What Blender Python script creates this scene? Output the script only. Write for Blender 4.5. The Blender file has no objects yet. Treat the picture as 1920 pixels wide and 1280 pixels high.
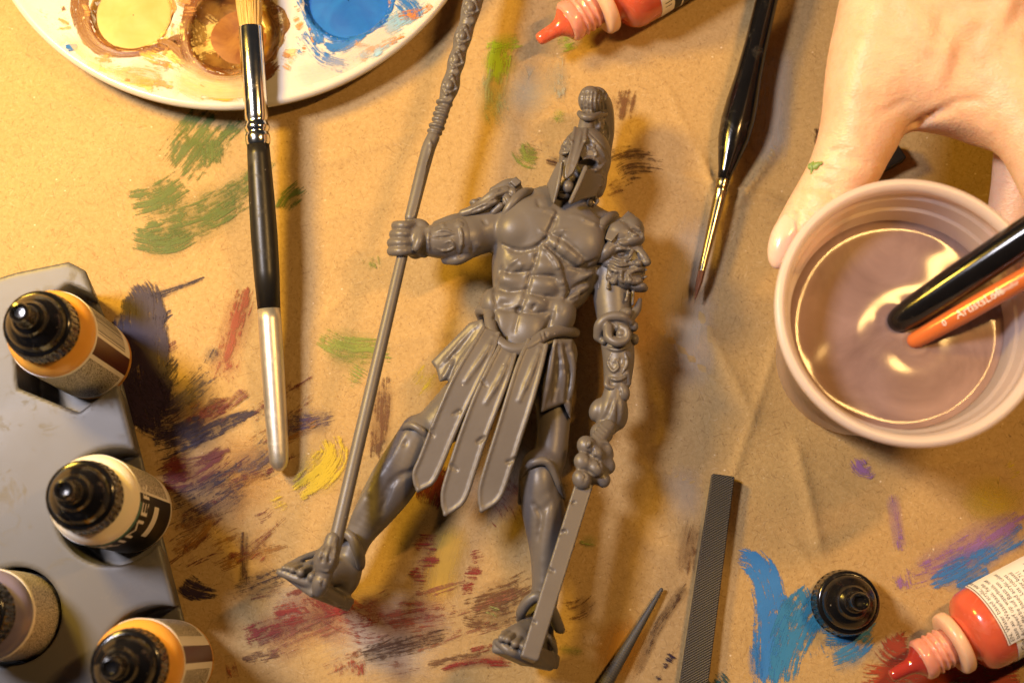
import bpy, bmesh, math, random
import numpy as np
from mathutils import Vector, Matrix

random.seed(7); np.random.seed(7)
S = 0.01                      # everything below is written in centimetres
scene = bpy.context.scene
COL = scene.collection

# ------------------------------------------------------------------ camera
F = 2667.0                    # focal length in photo pixels (50 mm on 36 mm, 1920 wide)
TILT = math.radians(11.6)
D0 = F / 59.0                 # 59 photo pixels per centimetre at the middle of the paper
FW = np.array([0, math.sin(TILT), -math.cos(TILT)])
UPV = np.array([0, math.cos(TILT), math.sin(TILT)])
RT = np.array([1.0, 0, 0])
CAM = -FW * D0
cam_data = bpy.data.cameras.new("Camera"); cam = bpy.data.objects.new("Camera", cam_data)
COL.objects.link(cam); scene.camera = cam
cam.location = Vector(CAM * S)
cam.rotation_euler = (TILT, 0, 0)
cam_data.lens = 50.0; cam_data.sensor_width = 36.0
cam_data.clip_start = 0.01; cam_data.clip_end = 20
cam_data.dof.use_dof = True
cam_data.dof.focus_distance = (D0 - 1.3) * S
cam_data.dof.aperture_fstop = 9.0

# ------------------------------------------------------------------ world and lamps
world = bpy.data.worlds.new("World"); scene.world = world; world.use_nodes = True
bg = world.node_tree.nodes["Background"]
bg.inputs[0].default_value = (0.85, 0.90, 1.0, 1); bg.inputs[1].default_value = 0.022

def lamp(name, pos, target, size, power, color, shape='DISK'):
    l = bpy.data.lights.new(name, 'AREA'); l.shape = shape
    if isinstance(size, tuple): l.shape = 'ELLIPSE'; l.size = size[0] * S; l.size_y = size[1] * S
    else: l.size = size * S
    l.energy = power; l.color = color
    o = bpy.data.objects.new(name, l); COL.objects.link(o)
    o.location = Vector(pos) * S
    d = Vector(target) - Vector(pos)
    o.rotation_euler = d.to_track_quat('-Z', 'Y').to_euler()
    return o
lamp("window_light", (-37, 11, 56), (0, 0, 0), 12, 4.3, (0.93, 0.89, 0.98))
lamp("desk_lamp_yellow", (-27, 15, 25), (-6, 2, 0), 7, 1.95, (1.0, 0.61, 0.07))
lamp("desk_lamp_warm", (25, 11, 47), (4, 1, 0), (2.2, 13), 1.75, (1.0, 0.57, 0.18))

scene.render.engine = 'CYCLES'
scene.cycles.use_denoising = True
scene.cycles.use_adaptive_sampling = True; scene.cycles.adaptive_threshold = 0.03
scene.cycles.max_bounces = 8
scene.cycles.transparent_max_bounces = 24
scene.cycles.caustics_reflective = False
scene.cycles.caustics_refractive = False
vs = scene.view_settings
vs.view_transform = 'Standard'; vs.look = 'None'; vs.exposure = 0.04; vs.gamma = 1.0
vs.use_curve_mapping = False

# ------------------------------------------------------------------ geometry helpers
def P(px, py, z=0.0):
    """point of the place (cm) at height z that lies on the sight line of a photo pixel"""
    d = FW + RT * ((px - 960) / F) - UPV * ((py - 640) / F)
    return CAM + d * ((z - CAM[2]) / d[2])
def Pv(px, py, z):
    d = FW[:, None] + RT[:, None] * ((px - 960) / F) - UPV[:, None] * ((py - 640) / F)
    return CAM[:, None] + d * ((z - CAM[2]) / d[2])
def ppc(px, py, z=0.0):
    return F / float(np.dot(P(px, py, z) - CAM, FW))
def nrm(v):
    v = np.asarray(v, float); return v / (np.linalg.norm(v) + 1e-12)

def _offset(parent):
    o = Vector((0, 0, 0))
    while parent is not None:
        o += parent.location; parent = parent.parent
    return np.array(o)
def tag(o, label=None, cat=None, group=None, kind=None):
    if label: o["label"] = label
    if cat: o["category"] = cat
    if group: o["group"] = group
    if kind: o["kind"] = kind
    return o
def thing(name, base, label, cat, group=None):
    o = bpy.data.objects.new(name, None); COL.objects.link(o)
    o.empty_display_size = 0.01
    o.location = Vector(np.asarray(base, float) * S)
    return tag(o, label, cat, group)
def mesh_obj(name, verts, faces, mat, parent=None, smooth=True, base=None):
    v = np.asarray(verts, dtype=np.float64) * S
    loc = None
    if parent is not None: v = v - _offset(parent)
    elif base is not None:
        loc = np.asarray(base, float) * S; v = v - loc
    me = bpy.data.meshes.new(name)
    if isinstance(faces, np.ndarray) and faces.ndim == 2:
        n, c = faces.shape
        me.vertices.add(len(v)); me.vertices.foreach_set("co", v.astype(np.float32).ravel())
        me.loops.add(n * c); me.loops.foreach_set("vertex_index", faces.astype(np.int32).ravel())
        me.polygons.add(n)
        me.polygons.foreach_set("loop_start", np.arange(0, n * c, c, dtype=np.int32))
        me.update(calc_edges=True); me.validate()
    else:
        me.from_pydata([tuple(p) for p in v], [], [tuple(f) for f in faces]); me.update()
    if smooth: me.polygons.foreach_set("use_smooth", np.ones(len(me.polygons), dtype=bool))
    me.materials.append(mat)
    o = bpy.data.objects.new(name, me); COL.objects.link(o)
    if parent is not None: o.parent = parent
    elif loc is not None: o.location = Vector(loc)
    return o
def grid_faces(nu, nv, wrap_v=False):
    i, j = np.meshgrid(np.arange(nu - 1), np.arange(nv if wrap_v else nv - 1), indexing='ij')
    j2 = (j + 1) % nv
    return np.stack([i * nv + j, i * nv + j2, (i + 1) * nv + j2, (i + 1) * nv + j], -1).reshape(-1, 4)
def catmull(pts, sub=6):
    pts = np.asarray(pts, float)
    if len(pts) < 3: 
        t = np.linspace(0, 1, sub + 1)[:, None]
        return pts[0] * (1 - t) + pts[-1] * t
    q = np.vstack([2 * pts[0] - pts[1], pts, 2 * pts[-1] - pts[-2]])
    out = []
    for i in range(1, len(q) - 2):
        p0, p1, p2, p3 = q[i - 1], q[i], q[i + 1], q[i + 2]
        for t in np.linspace(0, 1, sub, endpoint=False):
            out.append(0.5 * ((2 * p1) + (-p0 + p2) * t + (2 * p0 - 5 * p1 + 4 * p2 - p3) * t * t + (-p0 + 3 * p1 - 3 * p2 + p3) * t ** 3))
    out.append(q[-2]); return np.array(out)
def frame_of(D, hint=None):
    D = nrm(D)
    if hint is None: hint = -FW
    E1 = nrm(hint - D * np.dot(hint, D)); E2 = np.cross(D, E1)
    return D, E1, E2
def lathe(name, O, D, prof, mat, parent=None, n=48, base=None, smooth=True, mod=None, auto=None, caps=True):
    """prof: list of (s, r) along the axis D from O; closed at both ends when r = 0"""
    D, E1, E2 = frame_of(D)
    prof = np.asarray(prof, float); th = np.linspace(0, 2 * np.pi, n, endpoint=False)
    s = prof[:, 0][:, None]; r = prof[:, 1][:, None] * np.ones((1, n))
    if mod is not None: r = mod(s * np.ones((1, n)), r, th[None, :] * np.ones((len(prof), 1)))
    V = np.asarray(O)[None, None] + D * s[..., None] + (np.cos(th)[None, :, None] * E1 + np.sin(th)[None, :, None] * E2) * r[..., None]
    V = V.reshape(-1, 3); m = len(prof)
    Fc = [tuple(f) for f in grid_faces(m, n, True)]
    if caps: Fc.append(tuple(range(n - 1, -1, -1))); Fc.append(tuple((m - 1) * n + k for k in range(n)))
    o = mesh_obj(name, V, Fc, mat, parent, smooth, base)
    bm = bmesh.new(); bm.from_mesh(o.data); bmesh.ops.remove_doubles(bm, verts=bm.verts, dist=1e-6)
    bmesh.ops.recalc_face_normals(bm, faces=bm.faces); bm.to_mesh(o.data); bm.free()
    if auto:
        _sharp(o.data, auto)
    return o
def _sharp(me, ang):
    bm = bmesh.new(); bm.from_mesh(me)
    for e in bm.edges:
        if len(e.link_faces) == 2 and e.calc_face_angle(0) > math.radians(ang): e.smooth = False
    bm.to_mesh(me); bm.free()
def lathe_px(name, a, b, prof, mat, parent=None, n=40, base=None, mod=None, auto=None):
    """axis from pixel point a=(px,py,z) to b; prof: (photo-pixel distance along the axis, radius in photo pixels)"""
    A, B = P(*a), P(*b)
    L = math.hypot(b[0] - a[0], b[1] - a[1]); cl = np.linalg.norm(B - A)
    out = []
    for s, r in prof:
        t = s / L; p = A + (B - A) * t
        out.append((cl * t, r / (F / float(np.dot(p - CAM, FW)))))
    return lathe(name, A, B - A, out, mat, parent, n, base, True, mod, auto)
def box_verts(c, ax, h):
    c = np.asarray(c, float); v = []
    for i in (-1, 1):
        for j in (-1, 1):
            for k in (-1, 1): v.append(c + ax[0] * h[0] * i + ax[1] * h[1] * j + ax[2] * h[2] * k)
    return v, [(0, 1, 3, 2), (4, 6, 7, 5), (0, 4, 5, 1), (2, 3, 7, 6), (0, 2, 6, 4), (1, 5, 7, 3)]
def bevel_obj(o, w, seg=2):
    bm = bmesh.new(); bm.from_mesh(o.data)
    bmesh.ops.bevel(bm, geom=list(bm.edges), offset=w * S, segments=seg, affect='EDGES', profile=0.5)
    bmesh.ops.recalc_face_normals(bm, faces=bm.faces); bm.to_mesh(o.data); bm.free()

# ------------------------------------------------------------------ signed distance sculpting
def project(X, Y, Z):
    x = X - CAM[0]; y = Y - CAM[1]; z = Z - CAM[2]
    dep = y * FW[1] + z * FW[2]
    return 960 + F * x / dep, 640 - F * (y * UPV[1] + z * UPV[2]) / dep, F / dep
def smin(a, b, k):
    if k <= 1e-6: return np.minimum(a, b)
    h = np.clip(k - np.abs(a - b), 0, None) / k
    return np.minimum(a, b) - h * h * k * 0.25
class Field:
    def __init__(self, x0, y0, x1, y1, z0, z1, vox):
        pts = np.array([P(x, y, z) for x in (x0, x1) for y in (y0, y1) for z in (z0, z1)])
        self.lo = pts.min(0) - 3 * vox; self.vox = vox
        self.n = np.ceil((pts.max(0) + 3 * vox - self.lo) / vox).astype(int) + 1
        self.d = np.full(self.n, 9.0, dtype=np.float32)
        self.ax = [self.lo[i] + vox * np.arange(self.n[i], dtype=np.float32) for i in range(3)]
    def _blk(self, lo, hi):
        a = np.clip(np.floor((np.asarray(lo) - self.lo) / self.vox).astype(int), 0, self.n)
        b = np.clip(np.ceil((np.asarray(hi) - self.lo) / self.vox).astype(int) + 1, 0, self.n)
        if np.any(b - a < 1): return None, None
        sl = tuple(slice(int(a[i]), int(b[i])) for i in range(3))
        return sl, (self.ax[0][sl[0]][:, None, None], self.ax[1][sl[1]][None, :, None], self.ax[2][sl[2]][None, None, :])
    def _apply(self, lo, hi, fn, k, op):
        m = k + 4 * self.vox
        sl, g = self._blk(np.asarray(lo) - m, np.asarray(hi) + m)
        if sl is None: return
        p = fn(*g).astype(np.float32); cur = self.d[sl]
        if op == 'add': self.d[sl] = smin(cur, p, k)
        elif op == 'sub': self.d[sl] = -smin(-cur, p, k)
        elif op == 'and': self.d[sl] = -smin(-cur, -p, k)
    def zsurf(self, px, py, default=1.0):
        zs = np.arange(self.ax[2][-1], self.ax[2][0], -self.vox * 0.5)
        pts = np.array([P(px, py, z) for z in (zs[0], zs[-1])])
        t = ((zs - zs[0]) / (zs[-1] - zs[0]))[:, None]
        q = pts[0] * (1 - t) + pts[1] * t
        ii = np.round((q - self.lo) / self.vox).astype(int)
        ok = np.all((ii >= 0) & (ii < self.n), 1); ii = np.clip(ii, 0, self.n - 1)
        v = self.d[ii[:, 0], ii[:, 1], ii[:, 2]]
        h = np.nonzero(ok & (v < 0))[0]
        return float(zs[h[0]]) if len(h) else default
    def tube(self, pts, k=0.1, op='add', fz=1.0, sub=5):
        """pts: (px, py, z, radius in photo px)"""
        w = []
        for (px, py, z, r) in pts:
            w.append(list(P(px, py, z)) + [r / ppc(px, py, z)])
        w = catmull(w, sub) if len(w) > 1 else np.array(w)
        self.tube_w(w, k, op, fz)
    def tube_w(self, w, k=0.1, op='add', fz=1.0):
        w = np.asarray(w, float)
        if len(w) == 1: w = np.vstack([w, w + [1e-4, 0, 0, 0]])
        r = w[:, 3].max()
        lo = w[:, :3].min(0) - r; hi = w[:, :3].max(0) + r
        def fn(X, Y, Z):
            best = None
            for a, b in zip(w[:-1], w[1:]):
                ba = b[:3] - a[:3]; L = float(np.dot(ba, ba)) + 1e-9
                x, y, z = X - a[0], Y - a[1], Z - a[2]
                t = np.clip((x * ba[0] + y * ba[1] + z * ba[2]) / L, 0, 1)
                dx, dy, dz = x - t * ba[0], y - t * ba[1], (z - t * ba[2]) / fz
                dd = np.sqrt(dx * dx + dy * dy + dz * dz) - (a[3] + t * (b[3] - a[3]))
                best = dd if best is None else np.minimum(best, dd)
            return best
        self._apply(lo, hi, fn, k, op)
    def line(self, pts, r, off=0.0, k=0.06, op='add', sub=6, taper=True):
        """a welt or a crease drawn on the surface; r in px, off in px (positive = outwards)"""
        c = catmull([(a, b) for a, b in pts], sub) if len(pts) > 1 else np.array(pts, float)
        w = []
        zs = [self.zsurf(x, y, np.nan) for x, y in c]
        zs = np.array(zs)
        if np.all(np.isnan(zs)): return
        zs[np.isnan(zs)] = np.nanmean(zs)
        n = len(c)
        for i, ((x, y), z) in enumerate(zip(c, zs)):
            s = ppc(x, y, z); z += off / s
            t = min(i, n - 1 - i) / max(1, n * 0.25) if taper and n > 1 else 1
            w.append(list(P(x, y, z)) + [max(0.35, min(1, t)) * r / s])
        self.tube_w(np.array(w), k, op)
    def ell(self, c, rx, ry, rz, ydir=(0, 1), k=0.1, op='add', onsurf=None, zt=0.0):
        """c=(px,py,z); radii in photo px; ydir: image direction of the local y axis; zt: tilt of that axis out of the picture (deg)"""
        px, py, z = c
        if onsurf is not None: z = self.zsurf(px, py) + onsurf / ppc(px, py, 2)
        s = ppc(px, py, z); C = P(px, py, z)
        yv = nrm(P(px + ydir[0], py + ydir[1], z) - C)
        yv = nrm(yv * math.cos(math.radians(zt)) + np.array([0, 0, 1]) * math.sin(math.radians(zt)))
        xv = nrm(np.cross(yv, [0, 0, 1])); zv = np.cross(xv, yv)
        R = np.array([rx, ry, rz]) / s; A = np.array([xv, yv, zv])
        ext = np.sqrt(((A * R[:, None]) ** 2).sum(0))
        def fn(X, Y, Z):
            x, y, zz = X - C[0], Y - C[1], Z - C[2]
            q = [(x * A[i, 0] + y * A[i, 1] + zz * A[i, 2]) / R[i] for i in range(3)]
            k0 = np.sqrt(q[0] ** 2 + q[1] ** 2 + q[2] ** 2) + 1e-6
            k1 = np.sqrt((q[0] / R[0]) ** 2 + (q[1] / R[1]) ** 2 + (q[2] / R[2]) ** 2) + 1e-6
            return k0 * (k0 - 1) / k1
        self._apply(C - ext, C + ext, fn, k, op)
    def box(self, C, axes, h, rnd=0.03, k=0.05, op='add'):
        C = np.asarray(C, float); A = np.array([nrm(a) for a in axes]); h = np.asarray(h, float)
        ext = (np.abs(A) * h[:, None]).sum(0)
        def fn(X, Y, Z):
            x, y, z = X - C[0], Y - C[1], Z - C[2]
            q = [np.abs(x * A[i, 0] + y * A[i, 1] + z * A[i, 2]) - h[i] + rnd for i in range(3)]
            out = np.sqrt(sum(np.maximum(a, 0) ** 2 for a in q))
            return out + np.minimum(np.maximum(np.maximum(q[0], q[1]), q[2]), 0) - rnd
        self._apply(C - ext, C + ext, fn, k, op)
    def poly(self, pts, th, k=0.03, op='add', rnd=0.02):
        """plate: outline pts (px,py,z) on a best-fit plane, half thickness th cm"""
        pts = np.asarray(pts, float)
        W = np.array([P(*p) for p in pts])
        M = np.c_[W[:, 0], W[:, 1], np.ones(len(W))]
        co, *_ = np.linalg.lstsq(M, W[:, 2], rcond=None)
        nz = 1 / math.sqrt(1 + co[0] ** 2 + co[1] ** 2)
        q = pts[:, :2]
        def fn(X, Y, Z):
            u, v, s = project(X, Y, Z)
            sgn = np.zeros(np.broadcast(u, v).shape, bool); best = None
            for a, b in zip(q, np.roll(q, -1, 0)):
                e = b - a; wx, wy = u - a[0], v - a[1]
                t = np.clip((wx * e[0] + wy * e[1]) / (e @ e + 1e-9), 0, 1)
                dd = (wx - t * e[0]) ** 2 + (wy - t * e[1]) ** 2
                best = dd if best is None else np.minimum(best, dd)
                c1 = (a[1] <= v) & (b[1] > v); c2 = (a[1] > v) & (b[1] <= v)
                cr = e[0] * wy - e[1] * wx
                sgn ^= (c1 & (cr > 0)) | (c2 & (cr < 0))
            d2 = np.sqrt(best) / s; d2 = np.where(sgn, -d2, d2) + rnd
            dz = np.abs(Z - (co[0] * X + co[1] * Y + co[2])) * nz - th + rnd
            return np.sqrt(np.maximum(d2, 0) ** 2 + np.maximum(dz, 0) ** 2) + np.minimum(np.maximum(d2, dz), 0) - rnd
        self._apply(W.min(0) - th - 0.2, W.max(0) + th + 0.2, fn, k, op)
    def strap(self, pts, th, k=0.0, rim=0.0, rimk=0.03, sub=6):
        """plate swept along a centre line; pts: (px,py,z,half width px); rim: radius cm of the raised edge"""
        c = catmull([list(P(x, y, z)) + [w / ppc(x, y, z)] for x, y, z, w in pts], sub)
        lo = c[:, :3].min(0) - c[:, 3].max() - th; hi = c[:, :3].max(0) + c[:, 3].max() + th
        def fn(X, Y, Z):
            best = None
            for a, b in zip(c[:-1], c[1:]):
                ba = b[:3] - a[:3]; L2 = float(ba @ ba) + 1e-9; D = ba / math.sqrt(L2)
                lat = nrm(np.cross(D, [0, 0, 1])); up = np.cross(lat, D)
                x, y, z = X - a[0], Y - a[1], Z - a[2]
                t = (x * ba[0] + y * ba[1] + z * ba[2]) / L2; tc = np.clip(t, 0, 1)
                ww = a[3] + tc * (b[3] - a[3])
                s1 = np.abs(x * lat[0] + y * lat[1] + z * lat[2]) - ww
                s2 = np.abs(x * up[0] + y * up[1] + z * up[2]) - th
                s3 = np.abs(t - tc) * math.sqrt(L2)
                dd = np.sqrt(np.maximum(s1, 0) ** 2 + np.maximum(s2, 0) ** 2 + s3 ** 2) + np.minimum(np.maximum(s1, s2), 0) * (s3 <= 0)
                best = dd if best is None else np.minimum(best, dd)
            return best - 0.015
        self._apply(lo, hi, fn, k, 'add')
        if rim > 0:
            L, R_ = [], []
            for i in range(len(c)):
                D = nrm(c[min(i + 1, len(c) - 1), :3] - c[max(i - 1, 0), :3])
                lat = nrm(np.cross(D, [0, 0, 1])); up = np.cross(lat, D)
                e = max(c[i, 3] - rim * 0.7, 0)
                L.append(list(c[i, :3] + lat * e + up * th) + [rim]); R_.append(list(c[i, :3] - lat * e + up * th) + [rim])
            self.tube_w(np.array(L), rimk); self.tube_w(np.array(R_), rimk)
    def mesh(self):
        d = self.d; d[0] = d[-1] = 9; d[:, 0] = d[:, -1] = 9; d[:, :, 0] = d[:, :, -1] = 9
        s = d < 0
        cnt = np.zeros(np.array(d.shape) - 1, np.int8)
        offs = [(0, 0, 0), (1, 0, 0), (0, 1, 0), (1, 1, 0), (0, 0, 1), (1, 0, 1), (0, 1, 1), (1, 1, 1)]
        sh = d.shape
        for o in offs: cnt += s[o[0]:sh[0] - 1 + o[0], o[1]:sh[1] - 1 + o[1], o[2]:sh[2] - 1 + o[2]]
        I = np.argwhere((cnt > 0) & (cnt < 8))
        c = np.array([d[I[:, 0] + o[0], I[:, 1] + o[1], I[:, 2] + o[2]] for o in offs])
        acc = np.zeros((len(I), 3)); nn = np.zeros(len(I))
        for a in range(8):
            for b in range(a + 1, 8):
                oa, ob = np.array(offs[a]), np.array(offs[b])
                if np.abs(oa - ob).sum() != 1: continue
                m = (c[a] < 0) != (c[b] < 0)
                t = np.where(m, c[a] / (c[a] - c[b] + 1e-12), 0)
                acc += m[:, None] * (oa + t[:, None] * (ob - oa)); nn += m
        V = self.lo + (I + acc / nn[:, None]) * self.vox
        ids = np.full(cnt.shape, -1, np.int32); ids[I[:, 0], I[:, 1], I[:, 2]] = np.arange(len(I))
        Q = []
        for axx in range(3):
            b1, b2 = [(1, 2), (2, 0), (0, 1)][axx]
            sa = [slice(None)] * 3; sb = [slice(None)] * 3
            sa[axx] = slice(0, -1); sb[axx] = slice(1, None)
            A_, B_ = s[tuple(sa)], s[tuple(sb)]
            E = np.argwhere(A_ != B_)
            flip = A_[E[:, 0], E[:, 1], E[:, 2]]
            def cell(u, v):
                q = E.copy(); q[:, b1] += u; q[:, b2] += v
                return ids[q[:, 0], q[:, 1], q[:, 2]]
            q = np.stack([cell(-1, -1), cell(0, -1), cell(0, 0), cell(-1, 0)], 1)
            q[~flip] = q[~flip][:, ::-1]
            Q.append(q)
        Q = np.vstack(Q); Q = Q[(Q >= 0).all(1)]
        return V, Q
    def obj(self, name, mat, parent=None, base=None, relax=1):
        V, Q = self.mesh()
        for _ in range(relax):                       # one light smoothing pass takes the voxel steps out
            acc = np.zeros_like(V); n = np.zeros(len(V))
            for a, b in ((0, 1), (1, 2), (2, 3), (3, 0)):
                np.add.at(acc, Q[:, a], V[Q[:, b]]); np.add.at(n, Q[:, a], 1)
                np.add.at(acc, Q[:, b], V[Q[:, a]]); np.add.at(n, Q[:, b], 1)
            V = V * 0.5 + 0.5 * acc / np.maximum(n, 1)[:, None]
        return mesh_obj(name, V, Q, mat, parent, True, base)

# ------------------------------------------------------------------ materials
def mat(name, col, rough=0.5, spec=0.5, metal=0.0, coat=0.0, sss=0.0, sssr=(1, .4, .2), ssscale=0.003, trans=0.0, ior=1.45, alpha=1.0):
    m = bpy.data.materials.new(name); m.use_nodes = True
    b = m.node_tree.nodes["Principled BSDF"]
    b.inputs["Base Color"].default_value = (*col, 1); b.inputs["Roughness"].default_value = rough
    b.inputs["Specular IOR Level"].default_value = spec; b.inputs["Metallic"].default_value = metal
    b.inputs["Coat Weight"].default_value = coat; b.inputs["Coat Roughness"].default_value = 0.08
    b.inputs["Subsurface Weight"].default_value = sss; b.inputs["Subsurface Radius"].default_value = sssr
    b.inputs["Subsurface Scale"].default_value = ssscale
    b.inputs["Transmission Weight"].default_value = trans; b.inputs["IOR"].default_value = ior
    b.inputs["Alpha"].default_value = alpha
    return m
class NT:
    """small node helper"""
    def __init__(self, m):
        self.t = m.node_tree; self.b = self.t.nodes.get("Principled BSDF")
    def n(self, typ, **kw):
        x = self.t.nodes.new(typ)
        for k, v in kw.items():
            if k.startswith('i_'):
                key = k[2:]; key = int(key) if key.isdigit() else key.replace('_', ' ')
                self.set(x.inputs[key], v)
            else: setattr(x, k, v)
        return x
    def set(self, sock, v):
        if hasattr(v, 'is_output') or isinstance(v, bpy.types.NodeSocket): self.t.links.new(v, sock)
        else: sock.default_value = v
    def math(self, op, a, b=0.0, c=None, clamp=False):
        x = self.n('ShaderNodeMath', operation=op, use_clamp=clamp)
        self.set(x.inputs[0], a); self.set(x.inputs[1], b)
        if c is not None: self.set(x.inputs[2], c)
        return x.outputs[0]
    def noise(self, vec, scale, detail=3, rough=0.55, dist=0.0):
        x = self.n('ShaderNodeTexNoise'); self.set(x.inputs['Vector'], vec); x.inputs['Scale'].default_value = scale
        x.inputs['Detail'].default_value = detail; x.inputs['Roughness'].default_value = rough; x.inputs['Distortion'].default_value = dist
        return x.outputs['Fac']
    def mix(self, fac, a, b, mode='MIX'):
        x = self.n('ShaderNodeMix', data_type='RGBA', blend_type=mode)
        self.set(x.inputs[0], fac); self.set(x.inputs[6], a); self.set(x.inputs[7], b)
        return x.outputs[2]
    def ramp(self, fac, lo, hi):
        x = self.n('ShaderNodeMapRange'); self.set(x.inputs[0], fac)
        x.inputs[1].default_value = lo; x.inputs[2].default_value = hi
        return x.outputs[0]
    def vmul(self, v, s):
        x = self.n('ShaderNodeVectorMath', operation='MULTIPLY'); self.set(x.inputs[0], v); x.inputs[1].default_value = s
        return x.outputs[0]
    def bump(self, h, strength, dist):
        x = self.n('ShaderNodeBump'); x.inputs['Strength'].default_value = strength; x.inputs['Distance'].default_value = dist
        self.set(x.inputs['Height'], h); self.t.links.new(x.outputs[0], self.b.inputs['Normal']); return x
    def pos(self):
        return self.n('ShaderNodeNewGeometry').outputs['Position']
    def obj(self):
        return self.n('ShaderNodeTexCoord').outputs['Object']

def wobble(m, amt=0.12, scale=300, rough=0.08, bump=0.0, bdist=0.0002, bscale=900):
    """uneven colour and gloss for a plain material"""
    t = NT(m); v = t.obj(); base = tuple(t.b.inputs['Base Color'].default_value)
    n = t.noise(v, scale, 4)
    t.set(t.b.inputs['Base Color'], t.mix(n, (*[c * (1 - amt) for c in base[:3]], 1), (*[min(1, c * (1 + amt)) for c in base[:3]], 1)))
    r0 = t.b.inputs['Roughness'].default_value
    n2 = t.noise(v, scale * 0.7, 3)
    t.set(t.b.inputs['Roughness'], t.math('ADD', r0 - rough * .5, t.math('MULTIPLY', n2, rough)))
    if bump: t.bump(t.noise(v, bscale, 4), bump, bdist)
    return m

def worn(m, dust=(0.30, 0.26, 0.20), scale=420, amt=0.6, smear=0.25):
    """dust specks, rubbed patches and fine scratches on a used thing"""
    t = NT(m); v = t.obj(); src = t.b.inputs['Base Color'].links[0].from_socket if t.b.inputs['Base Color'].links else tuple(t.b.inputs['Base Color'].default_value)
    vo = t.n('ShaderNodeTexVoronoi'); vo.inputs['Scale'].default_value = scale; t.set(vo.inputs['Vector'], v)
    sp = t.n('ShaderNodeSeparateColor'); t.t.links.new(vo.outputs['Color'], sp.inputs[0])
    d = t.math('MULTIPLY', t.math('SUBTRACT', 1.0, t.ramp(vo.outputs['Distance'], 0.05, 0.13)), t.ramp(sp.outputs[0], 0.86, 0.9))
    sm = t.ramp(t.noise(v, 110, 5, 0.7, 0.6), 0.56, 0.74)
    c = t.mix(t.math('MULTIPLY', sm, smear * .35), src, (*dust, 1)); c = t.mix(t.math('MULTIPLY', d, amt), c, (*dust, 1))
    t.set(t.b.inputs['Base Color'], c)
    r = t.b.inputs['Roughness']; rs = r.links[0].from_socket if r.links else r.default_value
    t.set(r, t.math('ADD', rs, t.math('MULTIPLY', sm, smear)))
    return m
M = {}
m = mat('grey_plastic', (0.105, 0.093, 0.086), 0.45, 0.5); t = NT(m); v = t.obj()
c = t.mix(t.noise(v, 90, 4), (0.094, 0.083, 0.079, 1), (0.130, 0.115, 0.107, 1))
vo = t.n('ShaderNodeTexVoronoi'); vo.inputs['Scale'].default_value = 330; t.set(vo.inputs['Vector'], v)
sp_ = t.n('ShaderNodeSeparateColor'); t.t.links.new(vo.outputs['Color'], sp_.inputs[0])
dust = t.math('MULTIPLY', t.math('SUBTRACT', 1.0, t.ramp(vo.outputs['Distance'], 0.05, 0.10)), t.ramp(sp_.outputs[0], 0.90, 0.92))
t.set(t.b.inputs['Base Color'], t.mix(t.math('MULTIPLY', dust, 0.7), c, (0.5, 0.46, 0.4, 1)))
t.set(t.b.inputs['Roughness'], t.math('ADD', 0.32, t.math('MULTIPLY', t.noise(v, 160, 4), 0.18)))
blot = t.noise(v, 260, 5, 0.7); scr = t.noise(t.vmul(v, (1.0, 7.0, 1.0)), 700, 3, 0.6)
t.bump(t.math('ADD', t.math('MULTIPLY', scr, 0.6), t.noise(v, 900, 4)), 0.16, 0.00018)
M['grey'] = m
M['black'] = wobble(mat('black_gloss', (0.006, 0.0055, 0.006), 0.16, 0.5, coat=0.3), 0.3, 200, 0.1)
M['blackmatte'] = wobble(mat('black_satin', (0.012, 0.0105, 0.009), 0.36, 0.4), 0.3, 300, 0.1)
M['chrome'] = wobble(mat('chrome', (0.80, 0.78, 0.74), 0.14, 0.5, 1.0), 0.05, 300, 0.12)
M['brass'] = wobble(mat('dark_nickel', (0.42, 0.36, 0.25), 0.2, 0.5, 1.0), 0.1, 300, 0.12)
M['silver'] = wobble(mat('silver_paint', (0.62, 0.58, 0.52), 0.38, 0.5, 0.85), 0.06, 900, 0.12, 0.2, 0.00005, 4000)
M['bristle'] = mat('golden_bristle', (0.62, 0.40, 0.12), 0.5, 0.4)
M['sable'] = mat('brown_bristle', (0.16, 0.055, 0.02), 0.45, 0.4)
M['steel'] = wobble(mat('file_steel', (0.085, 0.08, 0.074), 0.5, 0.5, 0.25), 0.25, 300, 0.2)
M['rack'] = wobble(mat('rack_plastic', (0.095, 0.090, 0.086), 0.42, 0.4), 0.06, 60, 0.15)
M['white'] = mat('palette_white', (0.57, 0.53, 0.48), 0.22, 0.5)
M['ochre'] = wobble(mat('ochre_bottle', (0.68, 0.33, 0.055), 0.3, 0.5, sss=0.3, sssr=(1, .5, .15)), 0.12, 150)
M['cream'] = wobble(mat('cream_bottle', (0.82, 0.74, 0.60), 0.3, 0.5, sss=0.2, sssr=(1, .8, .6)), 0.04, 150)
M['plumblue'] = wobble(mat('indigo_bottle', (0.16, 0.14, 0.22), 0.3, 0.5), 0.2, 150)
M['red'] = wobble(mat('red_bottle', (0.58, 0.105, 0.050), 0.2, 0.5, coat=0.3, sss=0.4, sssr=(1, .25, .1)), 0.3, 140)
M['redtip'] = mat('red_nozzle', (0.34, 0.035, 0.025), 0.12, 0.6, coat=0.5, sss=0.3)
M['clearred'] = mat('cloudy_neck', (0.66, 0.28, 0.20), 0.22, 0.5, coat=0.3, sss=0.6, sssr=(1, .45, .3), ssscale=0.004)
M['collar'] = mat('cloudy_collar', (0.74, 0.47, 0.31), 0.28, 0.5, coat=0.2, sss=0.5, sssr=(1, .6, .4), ssscale=0.004)
M['paperlabel'] = wobble(mat('label_white', (0.78, 0.74, 0.68), 0.4, 0.4), 0.05, 200)
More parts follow.
